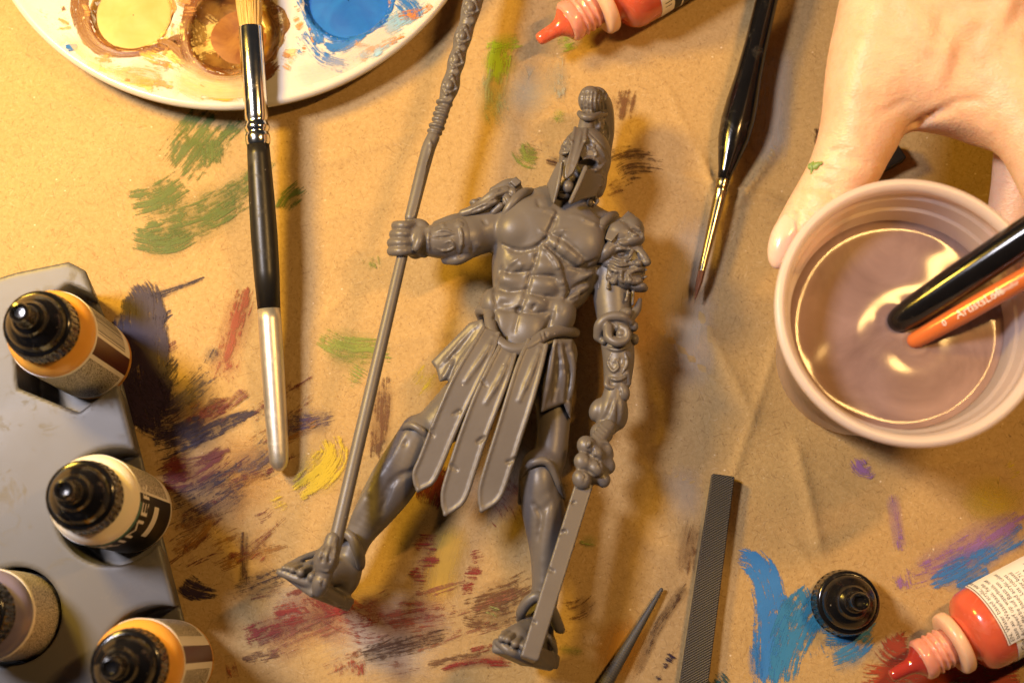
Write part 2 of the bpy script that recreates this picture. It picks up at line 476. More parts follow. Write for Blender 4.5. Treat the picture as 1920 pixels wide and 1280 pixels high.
M['ink'] = mat('label_ink', (0.012, 0.011, 0.011), 0.45, 0.3)
M['inkwhite'] = mat('print_white', (0.80, 0.76, 0.70), 0.4, 0.3)
M['teal'] = mat('print_teal', (0.10, 0.30, 0.27), 0.4, 0.3)
M['maroon'] = mat('label_maroon', (0.07, 0.018, 0.014), 0.35, 0.4)
M['orangewood'] = wobble(mat('orange_lacquer', (0.55, 0.14, 0.035), 0.2, 0.5, coat=0.4), 0.12, 120)

worn(M['black']); worn(M['blackmatte']); worn(M['rack'], (0.42, 0.38, 0.33), 240, .5, .3); worn(M['chrome'], (0.35, 0.28, 0.18), 500, .5, .2); worn(M['silver'], (0.3, 0.26, 0.2), 500, .5, .15); worn(M['red'], (0.72, 0.40, 0.30), 200, .2, .35); worn(M['ochre'], (0.75, 0.50, 0.2), 260, .3, .3); worn(M['paperlabel'], (0.45, 0.36, 0.25), 300, .5, .2)
# fine print that is too small to read in the photograph
m = mat('microprint', (0.6, 0.56, 0.5), 0.45, 0.3); t = NT(m); v = t.obj()
n1 = t.noise(v, 2600, 2, 0.6)
t.set(t.b.inputs['Base Color'], t.mix(t.ramp(n1, 0.47, 0.56), (0.62, 0.57, 0.49, 1), (0.08, 0.07, 0.06, 1))); M['microprint'] = m

def text_geo(s, size, align='LEFT'):
    cu = bpy.data.curves.new("t", 'FONT'); cu.body = s; cu.size = size; cu.resolution_u = 2; cu.align_x = align
    ob = bpy.data.objects.new("t", cu); COL.objects.link(ob)
    dg = bpy.context.evaluated_depsgraph_get()
    me = bpy.data.meshes.new_from_object(ob.evaluated_get(dg))
    bm = bmesh.new(); bm.from_mesh(me)
    bmesh.ops.triangulate(bm, faces=bm.faces)
    V = [tuple(v.co) for v in bm.verts]; Fc = [tuple(v.index for v in f.verts) for f in bm.faces]
    bm.free(); bpy.data.objects.remove(ob); bpy.data.curves.remove(cu); bpy.data.meshes.remove(me)
    return np.array(V) if V else np.zeros((0, 3)), Fc
def text_on_cyl(name, items, O, D, rad, mat_, parent, E1=None):
    """items: (string, size cm, s0, theta0, ax, ay, cx, cy): s = s0+ax*x+ay*y, theta = theta0+(cx*x+cy*y)/r"""
    D, E1, E2 = frame_of(D, E1)
    VV, FF = [], []
    for (s, size, s0, th0, ax, ay, cx, cy) in items:
        V, Fc = text_geo(s, size)
        if not len(V): continue
        ss = s0 + ax * V[:, 0] + ay * V[:, 1]
        r = rad(ss) if callable(rad) else rad + 0 * ss
        th = th0 + (cx * V[:, 0] + cy * V[:, 1]) / r
        W = np.asarray(O) + D * ss[:, None] + (np.cos(th)[:, None] * E1 + np.sin(th)[:, None] * E2) * r[:, None]
        b = sum(len(v) for v in VV); VV.append(W); FF += [tuple(i + b for i in f) for f in Fc]
    return mesh_obj(name, np.vstack(VV), FF, mat_, parent, False)
def cyl_patch(name, O, D, rad, s0, s1, t0, t1, mat_, parent, E1=None, n=40, m=6, th=0.012):
    """a label: thin curved sheet with real thickness"""
    D, E1, E2 = frame_of(D, E1)
    V = []
    for layer in (0, 1):
        for i in range(m):
            for j in range(n):
                ss = s0 + (s1 - s0) * i / (m - 1); a = t0 + (t1 - t0) * j / (n - 1)
                r = (rad(ss) if callable(rad) else rad) + (th if layer else -0.02)
                V.append(np.asarray(O) + D * ss + (math.cos(a) * E1 + math.sin(a) * E2) * r)
    top = [tuple(f + n * m) for f in grid_faces(m, n)]
    bot = [tuple(f[::-1]) for f in grid_faces(m, n)]
    side = []
    ring = [i for i in range(n)] + [i * n + n - 1 for i in range(1, m)] + [(m - 1) * n + j for j in range(n - 2, -1, -1)] + [i * n for i in range(m - 2, 0, -1)]
    for a, b in zip(ring, ring[1:] + ring[:1]): side.append((a, b, b + n * m, a + n * m))
    o = mesh_obj(name, V, top + bot + side, mat_, parent, False)
    bm = bmesh.new(); bm.from_mesh(o.data); bmesh.ops.recalc_face_normals(bm, faces=bm.faces); bm.to_mesh(o.data); bm.free()
    return o

# ================================================================== the kraft paper
def crease(x, y, a, b, h, w):
    A, B = P(*a)[:2], P(*b)[:2]; e = B - A; L = np.hypot(*e); e = e / L
    u = (x - A[0]) * e[0] + (y - A[1]) * e[1]; v = (x - A[0]) * -e[1] + (y - A[1]) * e[0]
    fall = np.exp(-np.clip(np.maximum(-u, u - L), 0, None) ** 2 / 0.3)
    return 1.9 * h * np.exp(-np.abs(v) / w) * fall
def paper_h(x, y):
    x = np.asarray(x, float); y = np.asarray(y, float)
    h = 0.034 * np.sin(0.55 * x + 0.23 * y + 1) + 0.028 * np.sin(0.31 * x - 0.62 * y + 2.2) + 0.016 * np.sin(1.3 * x + 0.9 * y) + 0.013 * np.sin(-1.1 * x + 1.9 * y + .7)
    h = h + crease(x, y, (1290, 330), (1440, 370), 0.09, 0.10) + crease(x, y, (1325, 320), (1345, 400), 0.09, 0.08)
    h = h + crease(x, y, (1395, 365), (1440, 300), 0.10, 0.10) + crease(x, y, (1500, 1030), (1540, 1090), 0.05, 0.10)
    h = h + crease(x, y, (640, 660), (900, 610), 0.03, 0.2) + crease(x, y, (1330, 620), (1400, 760), 0.09, 0.35)
    h = h + crease(x, y, (1500, 860), (1535, 1010), 0.08, 0.22) + crease(x, y, (940, 210), (1010, 260), 0.04, 0.08)
    h = h + crease(x, y, (60, 170), (330, 260), 0.04, 0.25) + crease(x, y, (560, 420), (720, 380), 0.03, 0.3)
    for a_, b_, hh in (((1260, 180), (1330, 330), .04), ((1460, 640), (1380, 880), .05), ((1180, 860), (1290, 900), .03), ((1560, 900), (1700, 1000), .04), ((620, 300), (800, 240), .03), ((740, 560), (880, 700), .03), ((1240, 620), (1330, 700), .04), ((1700, 880), (1860, 860), .04), ((560, 640), (640, 560), .03)):
        h = h + crease(x, y, a_, b_, hh, .09)
    return h - 0.115
m = mat('kraft_paper', (0.42, 0.29, 0.165), 0.72, 0.25); t = NT(m); v = t.pos()
nA = t.noise(v, 22, 4, 0.6); nB = t.noise(v, 800, 5, 0.75)
c = t.mix(nA, (0.385, 0.252, 0.100, 1), (0.465, 0.314, 0.132, 1))
c = t.mix(t.ramp(nB, 0.34, 0.68), t.mix(0.26, c, (0.17, 0.095, 0.04, 1)), t.mix(0.10, c, (0.66, 0.5, 0.32, 1)))
def fibre(rot, sc, lo, hi):
    mp = t.n('ShaderNodeMapping', vector_type='TEXTURE'); mp.inputs['Rotation'].default_value = (0, 0, rot); mp.inputs['Scale'].default_value = (1.0, 1 / 5.5, 1.0); t.t.links.new(v, mp.inputs[0])
    return t.ramp(t.noise(mp.outputs[0], sc, 2, 0.6, 0.6), lo, hi)
for rot, sc in ((0.3, 300), (1.1, 340), (1.9, 320), (2.6, 280)):
    c = t.mix(t.math('MULTIPLY', fibre(rot, sc, 0.62, 0.72), 0.38), c, (0.17, 0.09, 0.035, 1))
    c = t.mix(t.math('MULTIPLY', fibre(rot + .8, sc * 1.1, 0.66, 0.76), 0.22), c, (0.72, 0.58, 0.40, 1))
def specks(scale, thr, thr2, seed):
    vo = t.n('ShaderNodeTexVoronoi'); vo.inputs['Scale'].default_value = scale; t.set(vo.inputs['Vector'], t.vmul(v, (1.0, 1.0 + seed, 1.0)))
    rnd = t.n('ShaderNodeSeparateColor'); t.t.links.new(vo.outputs['Color'], rnd.inputs[0])
    near = t.math('SUBTRACT', 1.0, t.ramp(vo.outputs['Distance'], thr * 0.5, thr))
    return t.math('MULTIPLY', near, t.ramp(rnd.outputs[0], thr2, thr2 + 0.1))
c = t.mix(t.math('MULTIPLY', specks(420, 0.16, 0.86, 0.35), 0.6), c, (0.13, 0.07, 0.03, 1))
c = t.mix(t.math('MULTIPLY', specks(1100, 0.30, 0.80, -0.3), 0.5), c, (0.16, 0.085, 0.035, 1))
c = t.mix(t.math('MULTIPLY', specks(330, 0.13, 0.88, 0.15), 0.7), c, (0.80, 0.68, 0.50, 1))
t.set(t.b.inputs['Base Color'], c)
hb = t.math('ADD', t.math('MULTIPLY', t.noise(v, 1400, 4, 0.7), 0.6), t.math('MULTIPLY', t.noise(v, 120, 3), 1.2))
t.bump(hb, 0.4, 0.0004)
M['kraft'] = m

gx = np.arange(-46, 46.01, 0.25); gy = np.arange(-32, 36.01, 0.25)
gx = np.concatenate([np.arange(-46, -18, .5), np.arange(-18, 18, .12), np.arange(18, 46.1, .5)]); gy = np.concatenate([np.arange(-32, -12, .5), np.arange(-12, 13.5, .12), np.arange(13.5, 36.1, .5)])
GX, GY = np.meshgrid(gx, gy, indexing='ij')
V = np.stack([GX, GY, paper_h(GX, GY)], -1).reshape(-1, 3)
paper = mesh_obj('paper_sheet', V, grid_faces(len(gx), len(gy))[:, ::-1], M['kraft'])
if paper.data.polygons[0].normal.z < 0: paper.data.flip_normals()
tag(paper, 'brown kraft paper sheet smeared with old paint covering the table', None, None, 'structure')

# ------------------------------------------------------------------ paint strokes on the paper and the palette
m = mat('dried_paint', (0.5, 0.5, 0.5), 0.5, 0.35); t = NT(m)
at = lambda nm: t.n('ShaderNodeAttribute', attribute_name=nm)
sc_ = at('pcol').outputs['Color']; suv = at('suv').outputs['Vector']; cov = at('cov').outputs['Fac']; soft = at('soft').outputs['Fac']
st1 = t.noise(t.vmul(suv, (0.55, 10.0, 1.0)), 1.0, 4, 0.7)
st2 = t.noise(t.vmul(suv, (1.3, 30.0, 1.0)), 1.0, 3, 0.6)
iso = t.noise(t.vmul(suv, (6.0, 6.0, 1.0)), 1.0, 4, 0.65)
isf = t.noise(t.vmul(suv, (34.0, 34.0, 1.0)), 1.0, 3, 0.6)
big = t.noise(t.vmul(suv, (1.1, 2.2, 1.0)), 1.0, 3, 0.6, 0.8)
nn = t.math('ADD', t.math('ADD', t.math('MULTIPLY', st1, 0.34), t.math('MULTIPLY', st2, 0.28)), t.math('ADD', t.math('MULTIPLY', iso, 0.20), t.math('MULTIPLY', isf, 0.18)))
amp = t.math('SUBTRACT', 4.6, t.math('MULTIPLY', soft, 3.0))
cov = t.math('ADD', cov, t.math('MULTIPLY', t.math('SUBTRACT', big, 0.5), t.math('SUBTRACT', 1.5, soft)))
val = t.math('ADD', cov, t.math('MULTIPLY', t.math('SUBTRACT', nn, 0.5), amp))
shp = t.math('SUBTRACT', 3.2, t.math('MULTIPLY', soft, 2.4))
hard = t.math('ADD', 0.5, t.math('MULTIPLY', t.math('SUBTRACT', val, 0.5), shp), clamp=True)
softa = t.math('MULTIPLY', val, 1.0, clamp=True)
al = t.n('ShaderNodeMix'); t.set(al.inputs[0], soft); t.set(al.inputs[2], hard); t.set(al.inputs[3], softa)
t.set(t.b.inputs['Alpha'], t.math('MULTIPLY', al.outputs[0], at('opac').outputs['Fac']))
cc = t.mix(t.math('MULTIPLY', iso, 0.5), sc_, t.mix(0.45, sc_, (0.02, 0.02, 0.02, 1)))
t.set(t.b.inputs['Base Color'], cc)
t.set(t.b.inputs['Roughness'], at('glo').outputs['Fac'])
t.bump(nn, 0.5, 0.0004)
M['paint'] = m
_layer = [0]
def stroke(pts, width, col, cov=0.7, soft=0.0, opac=1.0, parent=None, hfun=paper_h, z0=0.0, name='paint_stroke', rough=0.55, lift=0.004, endf=0.5):
    """a brush mark: pts (px,py) on the paper; width in photo px (number or one per point)"""
    _layer[0] += 1
    w = np.asarray(width, float) if np.ndim(width) else np.full(len(pts), float(width))
    q = [(a, b, ww) for (a, b), ww in zip(pts, w)]
    c = catmull(q, 8) if len(q) > 2 else catmull(q, 10)
    L = np.r_[0, np.cumsum(np.hypot(np.diff(c[:, 0]), np.diff(c[:, 1])))]
    nseg = max(8, int(L[-1] / 7)); s = np.linspace(0, L[-1], nseg)
    cx = np.interp(s, L, c[:, 0]); cy = np.interp(s, L, c[:, 1]); cw = np.interp(s, L, c[:, 2]) / 2
    tx = np.gradient(cx); ty = np.gradient(cy); ln = np.hypot(tx, ty) + 1e-9
    nx, ny = -ty / ln, tx / ln
    nv = 9; vv = np.linspace(-1, 1, nv)
    lift_ = lift + 0.0009 * (_layer[0] % 60)
    seed = random.uniform(0, 50)
    PX = (cx[:, None] + nx[:, None] * vv * cw[:, None]).ravel(); PY = (cy[:, None] + ny[:, None] * vv * cw[:, None]).ravel()
    z = np.full(len(PX), z0)
    for _ in range(2):
        p = Pv(PX, PY, z); z = hfun(p[0], p[1])
    p = Pv(PX, PY, z); V = np.stack([p[0], p[1], z + lift_], -1)
    e = (np.minimum(s, L[-1] - s) / (endf * w.max() + 1e-6))[:, None] + 0 * vv; v_ = np.abs(vv)[None, :] + 0 * e
    if soft > 0.5: cov_ = cov * np.maximum(0, 1 - v_ ** 2) ** 1.5 * np.minimum(1, e) ** 1.2
    else: cov_ = cov * (1 - 0.75 * v_ ** 2.5) * np.minimum(1, np.maximum(e, 0) ** 0.5) - (0.8 * v_ ** 10 + 0.8 * np.maximum(0, 1 - e * 2.5))
    if soft > 0.5: cov_ = cov_ * 1.3 - 0.3
    cov_ = cov_.ravel()
    if hfun is not paper_h: cov_ = cov_ - 4.0 * (np.hypot(V[:, 0] - pc[0], V[:, 1] - pc[1]) > 8.42)
    suv_ = np.stack([np.repeat(s / 59.0, nv), (vv[None, :] * cw[:, None] / 59.0).ravel(), np.full(len(PX), seed)], -1)
    me_f = grid_faces(nseg, nv)
    o = mesh_obj(name, V, me_f, M['paint'], parent or paper)
    me = o.data
    if me.polygons[0].normal.z < 0: me.flip_normals()
    n = len(V)
    a = me.attributes.new('pcol', 'FLOAT_COLOR', 'POINT'); a.data.foreach_set('color', np.tile([*col, 1.0], n))
    a = me.attributes.new('suv', 'FLOAT_VECTOR', 'POINT'); a.data.foreach_set('vector', np.array(suv_, np.float32).ravel())
    for nm, val in (('cov', cov_), ('soft', [soft] * n), ('opac', [opac] * n), ('glo', [rough] * n)):
        a = me.attributes.new(nm, 'FLOAT', 'POINT'); a.data.foreach_set('value', np.array(val, np.float32))
    return o

GREEN = (0.10, 0.145, 0.022); LGREEN = (0.24, 0.29, 0.045); LIME = (0.28, 0.42, 0.02); PURP = (0.022, 0.009, 0.030)
REDO = (0.30, 0.060, 0.016); RED = (0.26, 0.016, 0.011); DRED = (0.14, 0.012, 0.010); YEL = (0.62, 0.46, 0.02); BROWN = (0.15, 0.062, 0.02)
DBROWN = (0.075, 0.028, 0.010); BLUE = (0.03, 0.20, 0.58); TEAL = (0.03, 0.21, 0.45); LILAC = (0.30, 0.15, 0.42); GREYW = (0.60, 0.51, 0.41)
ORA = (0.55, 0.26, 0.03); BRICK = (0.36, 0.045, 0.016)
# soft overspray first, with light and shade on the paper painted in
for pts, w, col, op in (
    ([(940, 780), (930, 900), (900, 1000)], 120, GREYW, .55), ([(560, 1230), (700, 1190), (880, 1210)], 190, GREYW, .60), ([(470, 1150), (620, 1120)], 110, GREYW, .45),  # lower-centre greys paint in the paper lit clear of the shadows
    ([(1330, 380), (1290, 560), (1290, 760)], 120, GREYW, .42), ([(1450, 60), (1440, 330)], 90, GREYW, .40), ([(1270, 850), (1290, 1000)], 90, GREYW, .3),  # first grey paints in the lit paper past the figurine's shadow
    ([(860, 960), (830, 1060), (815, 1150)], 85, (0.66, 0.40, 0.04), .60), ([(1190, 1130), (1165, 1220), (1140, 1300)], 110, ORA, .65),
    ([(330, 930), (460, 900), (560, 930)], 190, ORA, .50), ([(450, 1040), (540, 1010)], 130, ORA, .40), ([(400, 1270), (440, 1230)], 90, ORA, .4),  # oranges by the rack paint in the warm shade of its bottles
    ([(1790, 890), (1870, 940), (1930, 900)], 100, YEL, .45), ([(940, 120), (990, 170), (1050, 130)], 110, (0.5, 0.5, 0.4), .35),
    ([(1160, 480), (1230, 700)], 90, ORA, .25)):  # orange tint painted in where the figurine's shadow falls
    stroke(pts, w * 1.25, col, 1.0, 1.0, min(1, op * 1.15), name='overspray_light_shade')
S_ = [
 # greens on the left
 ([(420, 205), (365, 270), (315, 335)], 84, GREEN, .66), ([(455, 215), (405, 265)], 30, GREEN, .5), ([(395, 250), (400, 320)], 36, GREEN, .7), ([(355, 335), (295, 372), (235, 388)], 46, GREEN, .70),
 ([(520, 290), (455, 350), (390, 395)], 30, GREEN, .42), ([(470, 350), (380, 405), (260, 440)], 58, GREEN, .56), ([(370, 430), (310, 455), (240, 445)], 36, GREEN, .72), ([(575, 345), (540, 375), (520, 405)], 30, GREEN, .65),
 ([(585, 630), (650, 655), (745, 660)], 44, LGREEN, .55), ([(640, 690), (690, 720)], 34, LGREEN, .42), ([(690, 470), (700, 520)], 34, LGREEN, .35),
 # green and grey above the figure
 ([(945, 68), (935, 120), (930, 170)], 40, LIME, .62), ([(905, 92), (985, 74)], 22, LIME, .5), ([(1040, 88), (1085, 74)], 24, LIME, .55), ([(1030, 222), (1068, 216)], 16, LIME, .62), ([(968, 265), (985, 295), (1020, 300)], 34, (0.2, 0.25, 0.03), .62),
 ([(975, 280), (1020, 292)], 22, DBROWN, .42), ([(935, 120), (925, 190), (950, 250)], 40, (0.3, 0.33, 0.2), .34), ([(1045, 100), (1045, 200)], 26, (0.35, 0.36, 0.3), .35),
 # purples and reds at left
 ([(240, 520), (266, 560), (262, 650), (262, 730), (280, 830)], [30, 62, 96, 100, 60], PURP, .98), ([(240, 700), (300, 770), (350, 750)], [70, 90, 50], PURP, .8), ([(270, 840), (320, 830), (400, 790)], [50, 60, 30], PURP, .6), ([(290, 900), (330, 880), (370, 870)], 50, DRED, .6), ([(270, 566), (320, 545), (390, 518)], [22, 10, 5], PURP, .6), ([(270, 625), (300, 600), (332, 578)], [40, 18, 7], PURP, .75),
 ([(275, 745), (310, 700), (340, 660)], [60, 40, 14], PURP, .72), ([(270, 800), (340, 745), (400, 690)], 44, PURP, .45), ([(300, 790), (350, 755), (420, 700)], 40, (0.10, 0.07, 0.09), .42), ([(335, 640), (300, 660)], 16, DRED, .5),
 ([(325, 828), (380, 812), (490, 765)], [34, 34, 8], PURP, .66), ([(345, 800), (400, 770), (440, 750)], 22, DRED, .55), ([(500, 800), (560, 795), (640, 780)], 30, (0.09, 0.05, 0.09), .46),
 ([(285, 905), (360, 895), (430, 840)], 40, DRED, .48), ([(300, 950), (370, 920), (470, 860)], [30, 26, 8], PURP, .5), ([(310, 1000), (400, 950), (480, 900)], 40, (0.08, 0.04, 0.04), .36), ([(420, 890), (480, 860), (520, 820)], 34, (0.1, 0.06, 0.07), .36),
 ([(465, 530), (445, 600), (418, 690)], [26, 34, 30], REDO, .5), ([(440, 640), (405, 730)], 40, REDO, .40), ([(385, 690), (410, 640)], 20, PURP, .4),
 ([(335, 1085), (365, 1105), (420, 1115)], [36, 34, 10], PURP, .8), ([(430, 1115), (490, 1095), (540, 1075)], 34, PURP, .5), ([(458, 990), (458, 1100)], 12, DBROWN, .45),
 ([(470, 1060), (500, 1030)], 26, REDO, .34), ([(450, 1200), (510, 1180), (590, 1160)], [40, 34, 10], RED, .58), ([(500, 1150), (590, 1135), (680, 1115)], 46, RED, .42), ([(480, 1230), (560, 1190), (650, 1150)], 40, (0.25, 0.08, 0.05), .36),
 ([(640, 1120), (700, 1150), (690, 1190)], 40, RED, .36), ([(655, 1225), (660, 1280)], 56, RED, .58), ([(430, 1230), (445, 1280)], 40, REDO, .36),
 # red print marks between the legs
 ([(830, 860), (815, 900), (800, 960)], 46, DRED, .8), ([(795, 985), (805, 970)], 52, RED, .5), ([(770, 1015), (825, 1018)], 28, RED, .55), ([(775, 1050), (830, 1050)], 26, RED, .55), ([(760, 1082), (810, 1086)], 34, RED, .6), ([(770, 1115), (800, 1120)], 34, RED, .5),
 ([(875, 1050), (915, 1040)], 26, RED, .45), ([(865, 1075), (910, 1078)], 26, RED, .5), ([(860, 1105), (895, 1100)], 20, RED, .42), ([(920, 960), (945, 985)], 34, RED, .4), ([(930, 920), (960, 900)], 30, RED, .38), ([(840, 1120), (850, 1105)], 10, RED, .4),
 ([(640, 1180), (760, 1165), (880, 1150)], 60, (0.28, 0.07, 0.04), .30), ([(700, 1260), (800, 1240)], 40, (0.25, 0.1, 0.05), .32), ([(900, 880), (960, 940), (985, 1000)], 60, (0.30, 0.05, 0.03), .34), ([(560, 1100), (640, 1160), (720, 1180)], 60, (0.3, 0.06, 0.03), .34),
 # browns
 ([(716, 695), (712, 780), (705, 870)], [34, 28, 20], BROWN, .58), ([(690, 900), (670, 990)], 22, BROWN, .4), ([(1010, 1085), (940, 1120), (860, 1140)], [50, 42, 18], BROWN, .55), ([(980, 1150), (900, 1165), (860, 1160)], 22, BROWN, .42),
 ([(1125, 1108), (1090, 1140), (1050, 1150)], [10, 30, 30], BROWN, .48), ([(850, 1188), (770, 1205), (670, 1235)], [22, 28, 26], DBROWN, .50), ([(1175, 160), (1158, 235)], 36, BROWN, .50), ([(1135, 330), (1185, 305), (1260, 312)], [70, 54, 10], DBROWN, .62), ([(1180, 345), (1130, 360)], 26, BROWN, .5),
 ([(1305, 965), (1290, 1030), (1285, 1085)], 26, BROWN, .46), ([(1190, 1270), (1230, 1180), (1290, 1090)], 14, DBROWN, .35), ([(1535, 235), (1540, 285)], 20, DBROWN, .8), ([(820, 1255), (890, 1240), (965, 1238)], [8, 14, 18], RED, .48), ([(1020, 300), (1060, 312)], 14, DBROWN, .5), ([(1890, 790), (1925, 830)], 50, BROWN, .5),
 ([(900, 1150), (940, 1165)], 36, (0.3, 0.33, 0.1), .42), ([(1080, 1010), (1130, 1020)], 16, LGREEN, .4), ([(1040, 1215), (1100, 1222)], 12, LGREEN, .36),
 # yellows
 ([(612, 810), (625, 850), (595, 890), (545, 930)], [26, 46, 52, 30], YEL, .72), ([(545, 930), (500, 950)], 34, YEL, .4), ([(820, 685), (790, 720), (770, 740)], 34, YEL, .42), ([(570, 770), (590, 790)], 24, YEL, .42), ([(1880, 900), (1925, 880)], 60, YEL, .4), ([(1890, 960), (1900, 900)], 40, YEL, .35),
 # blues and lilacs at lower right
 ([(1372, 1038), (1415, 1055), (1442, 1120), (1444, 1200), (1440, 1295)], [26, 44, 50, 54, 50], BLUE, .86), ([(1545, 1105), (1505, 1150), (1475, 1220), (1462, 1295)], [44, 70, 56, 40], TEAL, .80), ([(1500, 1095), (1520, 1140)], 26, TEAL, .7), ([(1520, 1140), (1500, 1190)], 60, TEAL, .85),
 ([(1652, 1140), (1600, 1175), (1530, 1175)], [36, 46, 60], TEAL, .85), ([(1645, 1180), (1600, 1220), (1540, 1245)], [20, 36, 40], TEAL, .55), ([(1560, 1240), (1545, 1190)], 60, TEAL, .42), ([(1420, 1280), (1415, 1200)], 18, BLUE, .5), ([(1470, 1115), (1490, 1150)], 18, TEAL, .6),
 ([(1935, 955), (1850, 1010), (1760, 1060), (1690, 1085)], [14, 44, 40, 44], LILAC, .52), ([(1690, 1060), (1705, 1120)], [46, 14], LILAC, .72), ([(1600, 850), (1620, 880), (1640, 870)], 34, LILAC, .46), ([(1670, 920), (1690, 1040)], 16, LILAC, .34),
 ([(1935, 990), (1880, 1025), (1800, 1070), (1735, 1100)], [40, 22, 42, 14], BLUE, .66), ([(1860, 1070), (1790, 1105)], 22, BLUE, .5), ([(1735, 1035), (1750, 1045)], 26, (0.75, 0.62, 0.42), .5),
 # brick red puddle marks under the lying bottle
 ([(1655, 1185), (1680, 1215), (1720, 1215)], [50, 60, 40], BRICK, .85), ([(1600, 1262), (1680, 1270), (1780, 1275), (1925, 1268)], [34, 52, 60, 40], BRICK, .85), ([(1920, 1215), (1880, 1250)], 40, BRICK, .6),
 ([(1228, 1240), (1262, 1262)], 56, PURP, .85), ([(1325, 1262), (1360, 1300)], 40, (0.01, 0.07, 0.08), .9),
]
for pts, w, col, cv in S_:
    ww = np.asarray(w, float) if np.ndim(w) else w
    if cv < .8: stroke(pts, ww * 2.6, col, 0.8, 1.0, .42, name='paint_stain')
    stroke(pts, ww * 1.55, col, cv - .02 if cv < .8 else cv - .04, 0.0, .8 if cv < .8 else .93)

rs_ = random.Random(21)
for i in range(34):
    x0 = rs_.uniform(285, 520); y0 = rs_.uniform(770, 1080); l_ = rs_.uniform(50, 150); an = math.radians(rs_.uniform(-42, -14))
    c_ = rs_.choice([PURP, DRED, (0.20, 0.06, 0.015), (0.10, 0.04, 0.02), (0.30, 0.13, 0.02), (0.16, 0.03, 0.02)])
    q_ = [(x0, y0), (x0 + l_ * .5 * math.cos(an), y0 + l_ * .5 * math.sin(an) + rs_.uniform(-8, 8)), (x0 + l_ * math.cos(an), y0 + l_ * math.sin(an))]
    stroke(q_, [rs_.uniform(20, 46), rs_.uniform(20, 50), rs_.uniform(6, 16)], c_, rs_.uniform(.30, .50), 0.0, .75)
for i in range(16):
    x0 = rs_.uniform(430, 900); y0 = rs_.uniform(1110, 1260); l_ = rs_.uniform(60, 160); an = math.radians(rs_.uniform(-28, -8))
    c_ = rs_.choice([RED, (0.24, 0.05, 0.03), BROWN, (0.30, 0.10, 0.05)])
    stroke([(x0, y0), (x0 + l_ * math.cos(an), y0 + l_ * math.sin(an))], rs_.uniform(18, 40), c_, rs_.uniform(.26, .42), 0.0, .7)

# ================================================================== the white palette
pc = np.array([-9.253, 16.018, 0.0]); PR = 8.6
well_px = [(247, 24, 1.32), (441, 58, 1.52), (652, -4, 1.45)]
wells = [(*P(a, b, 1.0)[:2], r) for a, b, r in well_px]
for k in range(3, 10):
    a = math.radians(-50.8 + 36.2 * (k - 2)); wells.append((pc[0] + 6.1 * math.cos(a), pc[1] + 6.1 * math.sin(a), 1.45))
def pal_h(x, y):
    x = np.asarray(x, float); y = np.asarray(y, float)
    r = np.hypot(x - pc[0], y - pc[1])
    h = 1.0 + 0.04 * np.exp(-((r - 8.42) / 0.16) ** 2) - 0.10 * np.clip((r - 8.48) / 0.12, 0, 1) ** 2
    for wx, wy, wr in wells:
        d = np.hypot(x - wx, y - wy) / wr
        h = h - 0.62 * np.clip(1 - d ** 4, 0, 1) ** 0.9 + 0.03 * np.exp(-((d - 1.02) / 0.06) ** 2)
    d = np.hypot(x - pc[0], y - pc[1]) / 3.0
    return h - 0.6 * np.clip(1 - d ** 6, 0, 1)
pal = thing('paint_palette', (pc[0], pc[1], 0), 'round white plastic paint palette with brown and blue wells in the upper left', 'palette')
rr = np.concatenate([np.linspace(0.02, 4.5, 26), np.linspace(4.6, 8.15, 62), np.linspace(8.2, PR, 14)]); na = 300
th = np.linspace(0, 2 * np.pi, na, endpoint=False)
RR, TH = np.meshgrid(rr, th, indexing='ij'); X = pc[0] + RR * np.cos(TH); Y = pc[1] + RR * np.sin(TH); Z = pal_h(X, Y)
top = np.stack([X, Y, Z], -1).reshape(-1, 3); bot = np.stack([X, Y, np.maximum(Z - 0.08, 0.02)], -1).reshape(-1, 3)
nr = len(rr); f1 = grid_faces(nr, na, True); f2 = grid_faces(nr, na, True)[:, ::-1] + nr * na
rim = np.array([[(nr - 1) * na + j, (nr - 1) * na + (j + 1) % na, (nr - 1) * na + (j + 1) % na + nr * na, (nr - 1) * na + j + nr * na] for j in range(na)])
o = mesh_obj('dish', np.vstack([top, bot]), np.vstack([f1, f2, rim]), M['white'], pal)
bm = bmesh.new(); bm.from_mesh(o.data); bmesh.ops.recalc_face_normals(bm, faces=bm.faces); bm.to_mesh(o.data); bm.free()
dish = o
wobble(M['white'], 0.04, 60, 0.2)
def pool(idx, level, col, rough, name='paint_pool', fr=0.97, col2=None):
    wx, wy, wr = wells[idx]
    r = np.linspace(0.02, wr * fr, 26); a = np.linspace(0, 2 * np.pi, 60, endpoint=False)
    R_, A_ = np.meshgrid(r, a, indexing='ij')
    X = wx + R_ * np.cos(A_); Y = wy + R_ * np.sin(A_)
    Z = level + 0.012 * np.sin(X * 4) * np.cos(Y * 3.4)
    m = mat('wet_' + name, col, rough, 0.5, coat=0.4); t = NT(m); n = t.noise(t.pos(), 90, 4, 0.6, 1.0)
    t.set(t.b.inputs['Base Color'], t.mix(t.ramp(n, 0.35, 0.65), (*col, 1), (*(col2 or [q * 0.6 for q in col]), 1)))
    t.bump(t.noise(t.pos(), 120, 2), 0.15, 0.0006)
    mesh_obj(name, np.stack([X, Y, Z], -1).reshape(-1, 3), grid_faces(26, 60, True), m, pal)
